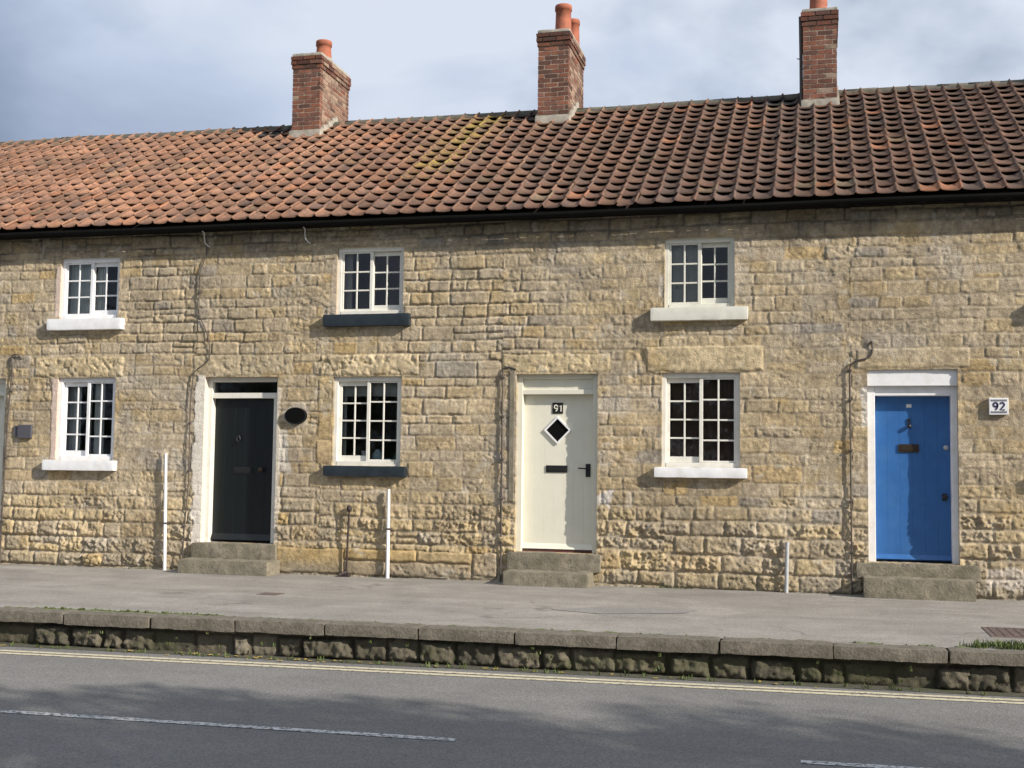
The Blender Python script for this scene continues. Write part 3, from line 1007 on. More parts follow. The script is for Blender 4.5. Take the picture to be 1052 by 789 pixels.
C0 = [round(b / TW) for b in BOUND]
rt = random.Random(8)
for i, h in enumerate(HOUSE):
    mb = MB(); roof_tiles(mb, C0[i], C0[i + 1], rt)
    rf = mb.build('roof', M['tile'], h, recalc=False)
    xa, xb = C0[i] * TW, C0[i + 1] * TW
    u = MB()
    u.add([roof_pt(xa, -.01, -.02), roof_pt(xb, -.01, -.02), roof_pt(xb, SL, -.02), roof_pt(xa, SL, -.02)], [(0, 1, 2, 3)])
    u.add([(xa, RIDGE_Y, RIDGE_Z - .02), (xb, RIDGE_Y, RIDGE_Z - .02), (xb, 2 * RIDGE_Y + .2, EAVE_Z), (xa, 2 * RIDGE_Y + .2, EAVE_Z)], [(0, 1, 2, 3)])
    u.build('roof_boarding', M['tileback'], rf)
    # ridge: half round tiles bedded in mortar
    rg = MB(); bd = MB()
    x = xa
    while x < xb - .01:
        e = min(x + .45, xb)
        ang = [math.pi * k / 8 for k in range(9)]
        dz = rt.uniform(-.008, .010); dz2 = rt.uniform(-.008, .010)
        ring = lambda xx, d, rr: [(xx, RIDGE_Y - math.cos(a) * rr, RIDGE_Z + sagf(xx) + .0 + math.sin(a) * rr * .85 + d) for a in ang]
        vs = ring(x + .004, dz - .03, .115) + ring(e - .004, dz2 - .03, .112)
        rg.add(vs, [(k, k + 1, k + 10, k + 9) for k in range(8)] + [tuple(range(9)), tuple(range(9, 18))], None, True)
        x = e
    rg.build('ridge', M['ridge'], rf)
    n = int((xb - xa) / .06)
    vs = []
    for k in range(n + 1):
        xx = xa + (xb - xa) * k / n
        q = SL - .17 + .02 * math.sin(xx * 26.3) + rt.uniform(-.01, .01)
        vs += [roof_pt(xx, q - .02, .03), roof_pt(xx, q, .06), roof_pt(xx, SL - .02, .075)]
    bd.add(vs, [(3 * k, 3 * k + 3, 3 * k + 4, 3 * k + 1) for k in range(n)] + [(3 * k + 1, 3 * k + 4, 3 * k + 5, 3 * k + 2) for k in range(n)], None, True)
    bd.build('ridge_bedding', M['ridge'], rf)
    # gutter with brackets
    g = MB()
    prof = [(-.289, 4.674)] + [(-.245 + .044 * math.cos(a), 4.662 + .044 * math.sin(a)) for a in [math.pi + math.pi * k / 8 for k in range(9)]] + [(-.201, 4.674), (-.206, 4.668)] + \
           [(-.245 + .038 * math.cos(a), 4.662 + .038 * math.sin(a)) for a in [2 * math.pi - math.pi * k / 8 for k in range(9)]]
    ns = 24
    vs = []
    for k in range(ns + 1):
        xx = xa + (xb - xa) * k / ns
        vs += [(xx, y, z + sagf(xx) * .45) for y, z in prof]
    n = len(prof)
    g.add(vs, [(k * n + j, k * n + (j + 1) % n, (k + 1) * n + (j + 1) % n, (k + 1) * n + j) for k in range(ns) for j in range(n)], None, False)
    g.box(xa, xb, -.165, -.02, 4.63, 4.675)
    g.build('gutter', M['gutter'], h)
    # wall of the front, and the plainer gables and back
    wl = place('wall', wall_mesh('wall', BOUND[i], BOUND[i + 1], -.05, 4.72), h)
    b = MB()
    zi = 4.62
    a0, a1 = BOUND[i] + .004, BOUND[i + 1] - .004
    sd_ = [(a0, .35, -.1), (a0, 8.6, -.1), (a0, 8.6, zi), (a0, RIDGE_Y, RIDGE_Z - .14), (a0, .35, zi + .25)]
    b.add(sd_, [(0, 1, 2, 3, 4)], (.36, .30, .2)); b.add([(a1, y, z) for _, y, z in sd_], [(4, 3, 2, 1, 0)], (.36, .30, .2))
    b.add([(a0, 8.6, -.1), (a1, 8.6, -.1), (a1, 8.6, zi), (a0, 8.6, zi)], [(0, 1, 2, 3)], (.36, .30, .2))
    b.build('gable_and_back_wall', M['stone'], h)
    # rooms
    r = MB()
    for za, zb in ((.30, 2.80), (3.0, 4.9)):
        r.add([(a0 + .1, .34, za), (a1 - .1, .34, za), (a1 - .1, 4.2, za), (a0 + .1, 4.2, za)], [(0, 1, 2, 3)])
        r.add([(a0 + .1, .34, zb), (a1 - .1, .34, zb), (a1 - .1, 4.2, zb), (a0 + .1, 4.2, zb)], [(0, 1, 2, 3)])
        r.add([(a0 + .1, 4.2, za), (a1 - .1, 4.2, za), (a1 - .1, 4.2, zb), (a0 + .1, 4.2, zb)], [(0, 1, 2, 3)])
        for q in (a0 + .1, a1 - .1):
            r.add([(q, .34, za), (q, 4.2, za), (q, 4.2, zb), (q, .34, zb)], [(0, 1, 2, 3)])
    # inner face of the front wall with the openings left free
    ops = sorted([o for o in OPEN if BOUND[i] - .1 < o[0] < BOUND[i + 1]])
    xs = sorted({a0 + .1, a1 - .1, *[o[0] for o in ops], *[o[1] for o in ops]})
    zs = sorted({.30, 2.8, 3.0, 4.9, *[o[2] for o in ops], *[o[3] for o in ops]})
    for p_, q_ in zip(xs[:-1], xs[1:]):
        for s_, t_ in zip(zs[:-1], zs[1:]):
            cx_, cz_ = (p_ + q_) / 2, (s_ + t_) / 2
            if any(o[0] < cx_ < o[1] and o[2] < cz_ < o[3] for o in ops): continue
            r.add([(p_, .335, s_), (q_, .335, s_), (q_, .335, t_), (p_, .335, t_)], [(0, 1, 2, 3)])
    r.build('room', M['room'], h, recalc=False)

chimney(-8.352, 8.385, HOUSE[0], [(-8.235, 4.08, .36, .130)], 21)
chimney(-4.075, 8.465, HOUSE[1], [(-4.01, 4.10, .57, .132), (-3.955, 4.66, .53, .105)], 22)
chimney(.082, 8.475, HOUSE[2], [(.062, 4.10, .62, .13), (.09, 4.6, .5, .11)], 23)
chimney(4.42, 8.47, HOUSE[3], [(4.42, 4.1, .5, .13)], 24)
# dark tube added for the shaded side and lead of the right-hand stack
_p = MB(); _p.tube([(-.195, 3.70, 7.0), (-.197, 3.70, 7.7), (-.205, 3.70, 8.42)], .026)
_p.tube([(-.20, 3.70, 7.75), (-.26, 3.68, 7.76)], .008)
_p.build('stack_shaded_edge', M['cable'], HOUSE[2])


def window(w):
    random.seed(int((w['x0'] + 20) * 1000) + int(w['z0'] * 10))
    h = HOUSE[w['h']]; m = M[w['paint']]
    x0, x1, z0, z1 = w['x0'], w['x1'], w['z0'], w['z1']
    y = .036
    ft, fs, fb = .062, .050, .060
    f = MB()
    f.cbox(x0 - .012, x0 + fs, y, y + .11, z0 - .012, z1 + .012)
    f.cbox(x1 - fs, x1 + .012, y, y + .11, z0 - .012, z1 + .012)
    f.cbox(x0 + fs + .0005, x1 - fs - .0005, y + .001, y + .11, z1 - ft, z1 + .012)
    f.cbox(x0 + fs + .0005, x1 - fs - .0005, y - .006, y + .11, z0 - .012, z0 + fb)
    win = f.build('window', m, h)
    ix0, ix1, iz0, iz1 = x0 + fs, x1 - fs, z0 + fb, z1 - ft
    mid = (ix0 + ix1) / 2
    for side in ('L', 'R'):
        slide = side == w['slide']
        a, b = (ix0, mid + .022) if side == 'L' else (mid - .022, ix1)
        yy = y + (.052 if slide else .014)
        st = .040 if slide else .026
        mst = .046
        tr, br = (.058, .075) if slide else (.020, .026)
        a -= 0 if side == 'L' else 0
        ls, rs = (st, mst) if side == 'L' else (mst, st)
        s = MB()
        th = .030
        s.cbox(a + .001, a + ls, yy, yy + th, iz0 + .001, iz1 - .001, .003)
        s.cbox(b - rs, b - .001, yy, yy + th, iz0 + .001, iz1 - .001, .003)
        s.cbox(a + ls + .0005, b - rs - .0005, yy + .001, yy + th, iz1 - tr, iz1 - .001, .003)
        s.cbox(a + ls + .0005, b - rs - .0005, yy + .001, yy + th, iz0 + .001, iz0 + br, .003)
        pa, pb, pz0, pz1 = a + ls, b - rs, iz0 + br, iz1 - tr
        bw = .0105
        cm = (pa + pb) / 2
        s.cbox(cm - bw, cm + bw, yy + .004, yy + th - .004, pz0 + .0005, pz1 - .0005, .003)
        R_ = w['rows']
        for k in range(1, R_):
            zz = pz0 + (pz1 - pz0) * k / R_
            s.cbox(pa + .0005, cm - bw - .0005, yy + .005, yy + th - .005, zz - bw, zz + bw, .003)
            s.cbox(cm + bw + .0005, pb - .0005, yy + .005, yy + th - .005, zz - bw, zz + bw, .003)
        s.build('sliding_sash' if slide else 'fixed_sash', m, win)
        g = MB()
        for c in range(2):
            for k in range(R_):
                u0, u1 = (pa, cm) if c == 0 else (cm, pb)
                v0 = pz0 + (pz1 - pz0) * k / R_; v1 = pz0 + (pz1 - pz0) * (k + 1) / R_
                tx, tz = random.uniform(-.012, .012), random.uniform(-.012, .012)
                yc = yy + .017
                g.add([(u0, yc - tx * .1 - tz * .1, v0), (u1, yc + tx * .1 - tz * .1, v0), (u1, yc + tx * .1 + tz * .1, v1), (u0, yc - tx * .1 + tz * .1, v1)], [(0, 1, 2, 3)])
        g.build('pane', M['glass'], win, recalc=False)
    sx0, sx1, sz0, sz1 = w['sill']
    sx0 *= .993; sx1 *= .993
    s = MB()
    rough_solid(s, sx0, sx1, -.105, .035, sz0, sz1, .03, .012, .004, sx0)
    sl = s.build('sill', M[w['sp']], win, recalc=False)
    return win


for w in WINDOWS:
    window(w)


def digits(txt, hgt, x, y, z, m, parent, name, wd, th=.003, gap=.25):
    """numerals as thick strokes, standing proud of their plate (x,z middle; y front)"""
    def arc(cx, cz, rx, rz, a0, a1, n=18):
        return [(cx + rx * math.cos(R(a0 + (a1 - a0) * k / n)), cz + rz * math.sin(R(a0 + (a1 - a0) * k / n))) for k in range(n + 1)]
    G_ = {'9': arc(.3, .70, .24, .25, 0, 360, 28) + [(.54, .70)] + arc(.14, .62, .40, .58, 5, -72, 12),
          '1': [(.02, .74), (.22, .95), (.22, .02)],
          '2': arc(.28, .70, .24, .25, 165, -25, 16) + [(.06, .05), (.56, .05)]}
    W_ = {'9': .58, '1': .26, '2': .58}
    tot = sum(W_[c] for c in txt) + gap * (len(txt) - 1)
    ox = -tot / 2
    mb = MB()
    for c in txt:
        pts = [Vector(((px + ox) * hgt, (pz - .5) * hgt)) for px, pz in G_[c]]
        lt = []; rt_ = []
        for i, p in enumerate(pts):
            d = pts[min(i + 1, len(pts) - 1)] - pts[max(i - 1, 0)]
            if d.length < 1e-6: d = Vector((1, 0))
            d.normalize(); nrm = Vector((-d.y, d.x)) * wd / 2
            lt.append(p + nrm); rt_.append(p - nrm)
        n = len(pts)
        vs = []
        for q, yy in ((lt, y), (rt_, y), (lt, y + th), (rt_, y + th)):
            vs += [(x + p.x, yy, z + p.y) for p in q]
        fs = []
        for i in range(n - 1):
            fs += [(i, i + 1, n + i + 1, n + i), (i, 2 * n + i, 2 * n + i + 1, i + 1), (n + i, n + i + 1, 3 * n + i + 1, 3 * n + i)]
        fs += [(0, n, 3 * n, 2 * n), (n - 1, 3 * n - 1, 4 * n - 1, 2 * n - 1)]
        mb.add(vs, fs)
        ox += W_[c] + gap
    return mb.build(name, m, parent, recalc=False)


def boards(x0, x1, z0, z1, y, n, name, m, parent, gap=.0035, th=.035):
    d = MB()
    for k in range(n):
        a = x0 + (x1 - x0) * k / n; b = x0 + (x1 - x0) * (k + 1) / n
        d.cbox(a, b, y, y + th, z0, z1, gap)
    return d.build(name, m, parent)


# ---- doors
def door_frame(x0, x1, z0, z1, y, m, parent, side=.085, top=.07, depth=.12, sl=None):
    f = MB()
    f.cbox(x0 - .012, x0 + side, y, y + depth, z0, z1 + .012)
    f.cbox(x1 - side, x1 + .012, y, y + depth, z0, z1 + .012)
    f.cbox(x0 + side + .0005, x1 - side - .0005, y + .001, y + depth, z1 - top, z1 + .012)
    return f


def black_door():
    h = HOUSE[1]; x0, x1, z0, z1 = DOORS[1]
    y = .10
    f = door_frame(x0, x1, z0, z1, y, None, h, .060, .062, .14)
    f.cbox(x0 + .0605, x1 - .0605, y + .004, y + .14, 2.345, 2.418)
    lx0, lx1 = x0 + .060, x1 - .105
    f.cbox(lx1 + .001, x1 - .0605, y + .003, y + .14, z0, 2.344)
    fr = f.build('door_frame', M['offwhite'], h)
    g = MB(); g.add([(x0 + .05, y + .07, 2.41), (x1 - .05, y + .07, 2.41), (x1 - .05, y + .075, 2.58), (x0 + .05, y + .075, 2.58)], [(0, 1, 2, 3)])
    g.build('transom_pane', M['glass'], fr, recalc=False)
    d = boards(lx0, lx1, .40, 2.344, .20, 6, 'door', M['darkgreen'], h, .0015)
    w = MB(); w.prism([(0, 0), (.001, 0)], 0, 0) if 0 else None
    w.add([(lx0, .199, .405), (lx1, .199, .405), (lx1, .150, .42), (lx0, .150, .42), (lx0, .199, .50), (lx1, .199, .50)], [(0, 1, 2, 3), (3, 2, 5, 4), (0, 3, 4), (1, 5, 2)])
    w.build('weatherboard', M['darkgreen'], d)
    l = MB(); l.cbox(-7.74, -7.465, .188, .1995, 1.315, 1.405); l.cbox(-7.715, -7.49, .183, .188, 1.335, 1.385, .002); l.build('letterbox', M['black'], d)
    k = MB(); k.lathe([(.016, 0), (.016, .03), (.033, .045), (.036, .06), (.028, .075), (.0, .08)], -7.31, .2, 16, axis='y', cz=1.376); k.build('door_knob', M['bronze'], d)
    kn = MB(); kn.tube([(-7.67, .19, 1.84), (-7.70, .17, 1.79), (-7.67, .165, 1.745), (-7.64, .17, 1.79), (-7.67, .19, 1.84)], .009); kn.build('door_knocker', M['black'], d)
    s = MB()
    rough_solid(s, -8.20, -6.96, -.085, .21, .18, .385, .035, .016, .012, 3); s.build('door_sill_stone', M['step'], h, recalc=False)
    s = MB(); rough_solid(s, -8.195, -6.915, -.42, .0, -.05, .183, .035, .016, .012, 5); s.build('doorstep', M['step'], h, recalc=False)


def cream_door():
    h = HOUSE[2]; x0, x1, z0, z1 = DOORS[2]
    y = .065
    f = door_frame(x0, x1, z0, z1, y, None, h, .07, .055, .14)
    f.cbox(x0 + .0705, x1 - .0705, y + .006, y + .14, 2.385, 2.445)
    f.cbox(x0 + .0705, x1 - .0705, y + .045, y + .06, 2.4455, 2.584, .002)
    f.build('door_frame', M['cream'], h)
    lx0, lx1 = x0 + .071, x1 - .071
    d = boards(lx0, lx1, .405, 2.383, .17, 7, 'door', M['cream'], h, .0022)
    w = MB(); w.add([(lx0, .169, .412), (lx1, .169, .412), (lx1, .118, .425), (lx0, .118, .425), (lx0, .169, .492), (lx1, .169, .492)], [(0, 1, 2, 3), (3, 2, 5, 4), (0, 3, 4), (1, 5, 2)])
    w.build('weatherboard', M['cream'], d)
    t = MB(); t.cbox(lx0, lx1, .12, .20, .386, .404, .002); t.build('threshold', M['redline'], d)
    n = MB(); n.cbox(-3.278, -3.138, .160, .1695, 2.143, 2.283, .003); np_ = n.build('number_plate', M['numblack'], d)
    digits('91', .088, -3.208, .157, 2.213, M['numcream'], d, 'door_number', .0125)
    cx, cz = -3.206, 1.931
    r1, r2 = .178, .148
    fr = MB()
    o = [(cx + r1, cz), (cx, cz + r1), (cx - r1, cz), (cx, cz - r1)]; i_ = [(cx + r2, cz), (cx, cz + r2), (cx - r2, cz), (cx, cz - r2)]
    for k in range(4):
        k2 = (k + 1) % 4
        fr.prism([o[k], o[k2], i_[k2], i_[k]], .146, .1695)
    fr.build('diamond_frame', M['white'], d)
    gl = MB(); gl.prism(i_, .1625, .1692); gl.build('diamond_pane', M['gloss'], d)
    l = MB(); l.cbox(-3.354, -3.074, .156, .1695, 1.392, 1.482); l.cbox(-3.33, -3.10, .151, .156, 1.412, 1.462, .002); l.build('letterbox', M['black'], d)
    hd = MB(); hd.cbox(-2.838, -2.775, .158, .1695, 1.340, 1.505); hd.tube([(-2.806, .16, 1.445), (-2.806, .115, 1.445), (-2.83, .108, 1.446), (-2.925, .108, 1.45)], .0095)
    hd.build('door_handle', M['black'], d)
    s = MB(); rough_solid(s, -3.80, -2.60, -.075, .2, .15, .385, .035, .016, .012, 13); s.build('door_sill_stone', M['step'], h, recalc=False)
    s = MB(); rough_solid(s, -3.755, -2.69, -.42, .0, -.05, .172, .035, .016, .012, 15); s.build('doorstep', M['step'], h, recalc=False)
    j = MB(); j.cbox(-3.80, -3.735, -.022, .10, 1.02, 2.72, .004); j.build('jamb_strip', M['step'], h)


def blue_door():
    h = HOUSE[3]; x0, x1, z0, z1 = DOORS[3]
    y = .10
    f = MB()
    f.cbox(x0 - .012, x0 + .088, y - .02, y + .14, z0, 2.47)
    f.cbox(x1 - .068, x1 + .012, y - .02, y + .14, z0, 2.47)
    f.cbox(x0 + .0885, x1 - .0685, y - .012, y + .14, 2.36, 2.47)
    f.cbox(x0 - .012, x1 + .012, y - .075, y + .14, 2.4705, z1 + .01, .006)
    f.build('door_frame', M['white'], h)
    lx0, lx1 = x0 + .089, x1 - .069
    d = boards(lx0, lx1, .402, 2.358, .22, 6, 'door', M['blue'], h, .0022)
    w = MB(); w.add([(lx0, .219, .41), (lx1, .219, .41), (lx1, .18, .42), (lx0, .18, .42), (lx0, .219, .475), (lx1, .219, .475)], [(0, 1, 2, 3), (3, 2, 5, 4), (0, 3, 4), (1, 5, 2)])
    w.build('weatherboard', M['blue'], d)
    l = MB(); l.cbox(.955, 1.19, .204, .2195, 1.688, 1.785); l.cbox(.985, 1.16, .199, .204, 1.71, 1.755, .002); l.build('letterbox', M['bronze'], d)
    k = MB(); k.prism([(1.062, 2.09), (1.098, 2.09), (1.09, 2.02), (1.07, 2.02)], .206, .2195)
    k.lathe([(.0, 0), (.02, 0), (.026, .02), (.02, .035), (0, .038)], 1.08, .206, 14, axis='y', cz=2.0); k.build('door_knocker', M['black'], d)
    k = MB(); k.cbox(1.445, 1.50, .212, .2195, 1.12, 1.20)
    k.lathe([(.014, 0), (.014, .03), (.032, .045), (.034, .06), (.022, .075), (0, .078)], 1.475, .212, 16, axis='y', cz=1.165); k.build('door_knob', M['black'], d)
    k = MB(); k.lathe([(.0, 0), (.030, 0), (.030, .01), (.02, .018), (0, .019)], 1.495, .22, 16, axis='y', cz=1.747); k.build('lock_plate', M['zinc'], d)
    k = MB(); k.cbox(1.05, 1.11, .216, .2195, 2.225, 2.265, .001); k.build('sticker', M['china'], d)
    s = MB(); rough_solid(s, .455, 1.835, -.06, .24, .20, .385, .035, .016, .012, 23); s.build('door_sill_stone', M['step'], h, recalc=False)
    s = MB(); rough_solid(s, .525, 1.75, -.34, .0, -.05, .232, .035, .016, .012, 25); s.build('doorstep', M['step'], h, recalc=False)


def left_door():
    h = HOUSE[0]; x0, x1, z0, z1 = DOORS[0]
    f = door_frame(x0, x1, z0, z1, .06, None, h, .08, .06, .14)
    f.cbox(x0 + .0805, x1 - .0805, .066, .2, 2.385, 2.445)
    f.cbox(x0 + .0805, x1 - .0805, .11, .12, 2.4455, 2.58, .002)
    f.build('door_frame', M['greycream'], h)
    d = boards(x0 + .081, x1 - .081, .405, 2.383, .17, 6, 'door', M['greycream'], h)
    l = MB(); l.cbox(-11.85, -11.58, .156, .1695, 1.39, 1.48); l.build('letterbox', M['black'], d)
    s = MB(); rough_solid(s, -12.3, -11.2, -.06, .2, .16, .385, .04, .02, .007, 33); s.build('door_sill_stone', M['step'], h, recalc=False)
    s = MB(); rough_solid(s, -12.2, -11.25, -.40, .0, -.05, .165, .04, .02, .007, 35); s.build('doorstep', M['step'], h, recalc=False)


black_door(); cream_door(); blue_door(); left_door()

# ------------------------------------------------------------------ curtains and things on the window sills
def curtain(x0, x1, z0, z1, y, label, m='curtain', group=None, folds=7, amp=.010, cat='curtain'):
    c = MB(); n = folds * 8
    vs = []
    for k in range(n + 1):
        t = k / n; x = x0 + (x1 - x0) * t
        w = amp * math.sin(t * folds * 2 * math.pi)
        vs += [(x, y + w * 1.2, z0), (x, y + w * .7, z1)]
    c.add(vs, [(2 * k, 2 * k + 2, 2 * k + 3, 2 * k + 1) for k in range(n)], None, True)
    vs2 = [(a, b + .004, c_) for a, b, c_ in vs]
    c.add(vs2, [(2 * k, 2 * k + 2, 2 * k + 3, 2 * k + 1) for k in range(n)], None, True)
    o = c.build('curtain' if cat == 'curtain' else 'roller_blind', M[m], recalc=False)
    return tag(o, label, cat, group)


G = 'curtains behind the cottage windows'
curtain(-10.40, -9.98, 3.40, 4.32, .168, 'pale net curtain behind the fixed half of the upper window at the far left', group=G)
curtain(-9.93, -9.80, 3.40, 4.32, .168, 'narrow bunched net curtain behind the sliding half of the upper window at the far left', group=G, folds=3)
curtain(-10.38, -10.165, 1.42, 2.62, .24, 'pale net curtain behind the sliding half of the lower window at the far left', group=G, folds=4)
curtain(-9.90, -9.745, 1.42, 2.62, .168, 'narrow net curtain behind the fixed half of the lower window at the far left', group=G, folds=3)
curtain(-6.19, -6.09, 1.42, 2.60, .168, 'grey curtain at the left edge of the window above the lower dark sill', 'blind', G, 3)
curtain(-6.15, -5.30, 2.37, 2.60, .168, 'rolled grey blind across the top of the window beside the black oval plaque', 'blind', None, 1, .002, 'blind')
curtain(-6.19, -6.05, 3.40, 4.33, .168, 'grey curtain at the left of the upper window over a dark sill', 'blind', G, 3)
curtain(-1.80, -1.42, 3.40, 4.32, .168, 'blue-grey curtain behind the left half of the upper window over the cream door cottage', 'blind', G, 5)

curtain(-1.83, -.92, 1.44, 2.64, .20, 'dark brown curtain drawn behind the lower window beside the cream door', 'brown', G, 9)


def sill_thing(name, prof, x, y, z, m, label, cat):
    b = MB(); b.lathe(prof, x, y, 20, cz=z); return tag(b.build(name, M[m]), label, cat)


ib = MB(); ib.cbox(-6.18, -5.30, .145, .42, 1.40, 1.465, .004)
ib.build('window_board', M['offwhite'], HOUSE[1])
bz = 1.466
sill_thing('mug', [(0, 0), (.05, 0), (.055, .06), (.057, .13), (.05, .13), (.047, .02), (0, .02)], -5.98, .225, bz, 'china', 'white china mug inside the window by the oval plaque', 'mug')
sill_thing('pitcher', [(0, 0), (.045, 0), (.055, .05), (.04, .12), (.046, .18), (.04, .18), (.035, .12), (0, .02)], -5.85, .225, bz, 'china', 'tall white pitcher inside the window beside the white mug', 'pitcher')
sill_thing('vase', [(0, 0), (.04, 0), (.085, .07), (.075, .14), (.03, .19), (.035, .2), (.02, .19), (0, .05)], -5.66, .225, bz, 'bluechina', 'round pale blue vase inside the window above the dark lower sill', 'vase')
sill_thing('jar', [(0, 0), (.04, 0), (.042, .1), (.03, .125), (.03, .15), (.025, .15), (0, .02)], -5.40, .225, bz, 'greenglass', 'small green glass jar inside the window at the right end of its board', 'jar')
sill_thing('bowl', [(0, 0), (.03, 0), (.06, .04), (.07, .08), (.064, .08), (.05, .03), (0, .02)], -5.51, .225, bz, 'bluechina', 'small pale blue bowl inside the window between vase and jar', 'bowl')

# ------------------------------------------------------------------ cables, pipes and plaques on the walls
def cable(pts, r, label, m='cable', clips=(), name='wall_cable', group='cables running down the cottage fronts'):
    # thin cable that bends in soft curves
    P = [Vector((x, y, z)) for x, y, z in pts]
    out = [P[0]]
    for a, b, c in zip(P[:-2], P[1:-1], P[2:]):
        k = min(.05, (b - a).length * .4, (c - b).length * .4)
        p = b + (a - b).normalized() * k; q = b + (c - b).normalized() * k
        out += [p, (p + q) / 4 + b / 2, q]
    out.append(P[-1])
    t = MB(); t.tube(out, r, 8)
    root = t.build(name, M[m]); tag(root, label, 'cable', group)
    for (x, z) in clips:
        c = MB(); c.cbox(x - r * 2.1, x + r * 2.1, -.052, .0, z - .012, z + .012, .003)
        c.build('cable_clip', M['cable'], root)
    return root


yw = -.034
cable([(-3.885, yw, -.0), (-3.886, yw, 1.4), (-3.893, yw, 2.72), (-3.80, -.03, 2.735), (-3.72, -.02, 2.70)], .012,
      'dark cable pipe running straight up the stone left of the cream door', clips=[(-3.886, .5), (-3.887, 1.05), (-3.888, 1.55), (-3.891, 2.1), (-3.893, 2.6)])
cable([(.405, yw, -.0), (.400, yw, 1.2), (.392, yw, 2.70), (.45, yw, 2.77), (.61, yw, 2.80), (.655, yw, 2.86), (.655, -.03, 3.02), (.60, -.01, 2.95)], .010,
      'dark cable running up the stone and bending over the top corner of the blue door', clips=[(.403, .5), (.40, 1.1), (.397, 1.7), (.394, 2.3), (.392, 2.66)])
cable([(-8.345, yw, 0.), (-8.335, yw, .5), (-8.29, yw, 1.2), (-8.30, yw, 2.30), (-8.26, yw, 2.70), (-8.16, yw, 2.77), (-8.03, yw, 2.86), (-8.03, yw, 3.05), (-8.09, yw, 3.25), (-8.215, yw, 3.5), (-8.215, yw, 4.1), (-8.12, yw, 4.32), (-8.12, -.06, 4.55)], .0075,
      'long brown cable wandering from the gutter down past the left of the black door', clips=[(-8.30, 2.0), (-8.295, 1.35), (-8.335, .6), (-8.215, 3.8)])
cable([(-11.20, yw, 0.), (-11.185, yw, 1.2), (-11.16, yw, 2.2), (-11.12, yw, 2.72), (-11.15, yw, 2.95), (-11.05, yw, 2.98), (-10.99, -.01, 2.90)], .011,
      'brown cable up the edge of the leftmost doorway behind the grey plaque', clips=[(-11.19, .6), (-11.18, 1.5), (-11.14, 2.45)])
for x, lab in ((-8.124, 'white hooked wire hanging from the gutter over the brown cable'), (-6.635, 'white hooked wire hanging from the gutter left of the upper dark-silled window')):
    t = MB(); t.tube([(x, -.17, 4.62), (x + .005, -.12, 4.60), (x - .02, -.07, 4.55), (x - .015, -.055, 4.48), (x + .02, -.05, 4.44), (x + .05, -.03, 4.42)], .009)
    tag(t.build('wire_hook', M['wire']), lab, 'wire hook', 'wire hooks under the gutter')


def pole(x0, z0, x1, z1, r, m, name, label, cat, group=None, taper=1):
    t = MB(); t.tube([(x1, -.075, z1), ((x0 + x1) / 2, -.07, (z0 + z1) / 2), (x0, -.065, z0)], [r, r, r * taper], 14)
    return tag(t.build(name, M[m]), label, cat, group)


GP = 'white plastic pipes standing against the wall'
for a, lab in (((-8.627, 1.585, -8.585, -.01, .023), 'tall white plastic pipe standing against the wall just left of the black door steps'),
               ((-5.393, 1.145, -5.384, -.01, .024), 'white plastic pipe standing under the lower dark window sill')):
    x0, z0, x1, z1, r = a
    root = pole(x0, z0, x1, z1, r, 'pole', 'white_pipe', lab, 'pipe', GP, .8)
    c = MB(); c.cbox((x0 + x1) / 2 - .036, (x0 + x1) / 2 + .036, -.095, .0, .62, .645, .004); c.build('pipe_clip', M['cable'], root)
pole(-.339, .60, -.352, -.01, .024, 'zinc', 'grey_pipe', 'short grey metal pipe stub against the wall right of the cream door', 'pipe')
# iron standpipe
t = MB(); t.tube([(-5.955, -.07, -.0), (-5.945, -.07, .5), (-5.932, -.07, .86)], .0125, 10)
sp = t.build('iron_standpipe', M['iron']); tag(sp, 'thin rusty iron rod with a knob on top standing left of the white pipe', 'standpipe')
t = MB(); t.lathe([(0, 0), (.026, 0), (.034, .02), (.034, .06), (.022, .08), (0, .085)], -5.932, -.07, 14, cz=.845); t.build('rod_knob', M['iron'], sp)
t = MB(); t.tube([(-5.955, -.07, .06), (-5.985, -.11, .05), (-6.03, -.15, .02)], .022, 8); t.cbox(-6.02, -5.90, -.12, -.04, .0, .05, .006); t.build('foot', M['iron'], sp)

# grey slate plaque, oval plaque, number tile
p = MB(); p.cbox(-10.985, -10.765, -.052, -.012, 1.775, 1.965, .004); p.cbox(-11.06, -10.986, -.03, -.012, 1.80, 1.95, .003)
tag(p.build('wall_plaque', M['slate']), 'blank grey slate plaque on the stone at the far left', 'plaque')
p = MB(); n = 28
for (rx, rz, y0, y1) in ((.152, .112, -.062, -.012),):
    p.prism([(-6.735 + rx * math.cos(2 * math.pi * k / n), 2.10 + rz * math.sin(2 * math.pi * k / n)) for k in range(n)], y0, y1)
pl = tag(p.build('oval_plaque', M['gloss']), 'black oval plaque on the stone between the black door and a window', 'plaque')
p = MB()
ring = [(2 * math.pi * k / n) for k in range(n)]
for k in range(n):
    a, b = ring[k], ring[(k + 1) % n]
    p.prism([(-6.735 + .153 * math.cos(a), 2.10 + .113 * math.sin(a)), (-6.735 + .153 * math.cos(b), 2.10 + .113 * math.sin(b)),
             (-6.735 + .142 * math.cos(b), 2.10 + .102 * math.sin(b)), (-6.735 + .142 * math.cos(a), 2.10 + .102 * math.sin(a))], -.066, -.062)
p.build('plaque_rim', M['black'], pl)
cx, cz = 2.054, 2.226
p = MB(); p.cbox(cx - .105, cx + .105, -.050, -.006, cz - .098, cz + .098, .004)
nt_ = tag(p.build('house_number_tile', M['tilewhite']), 'white ceramic tile with the number 92 beside the blue door', 'number sign')
digits('92', .092, cx, -.053, cz, M['tilemark'], nt_, 'number', .021, gap=.22)
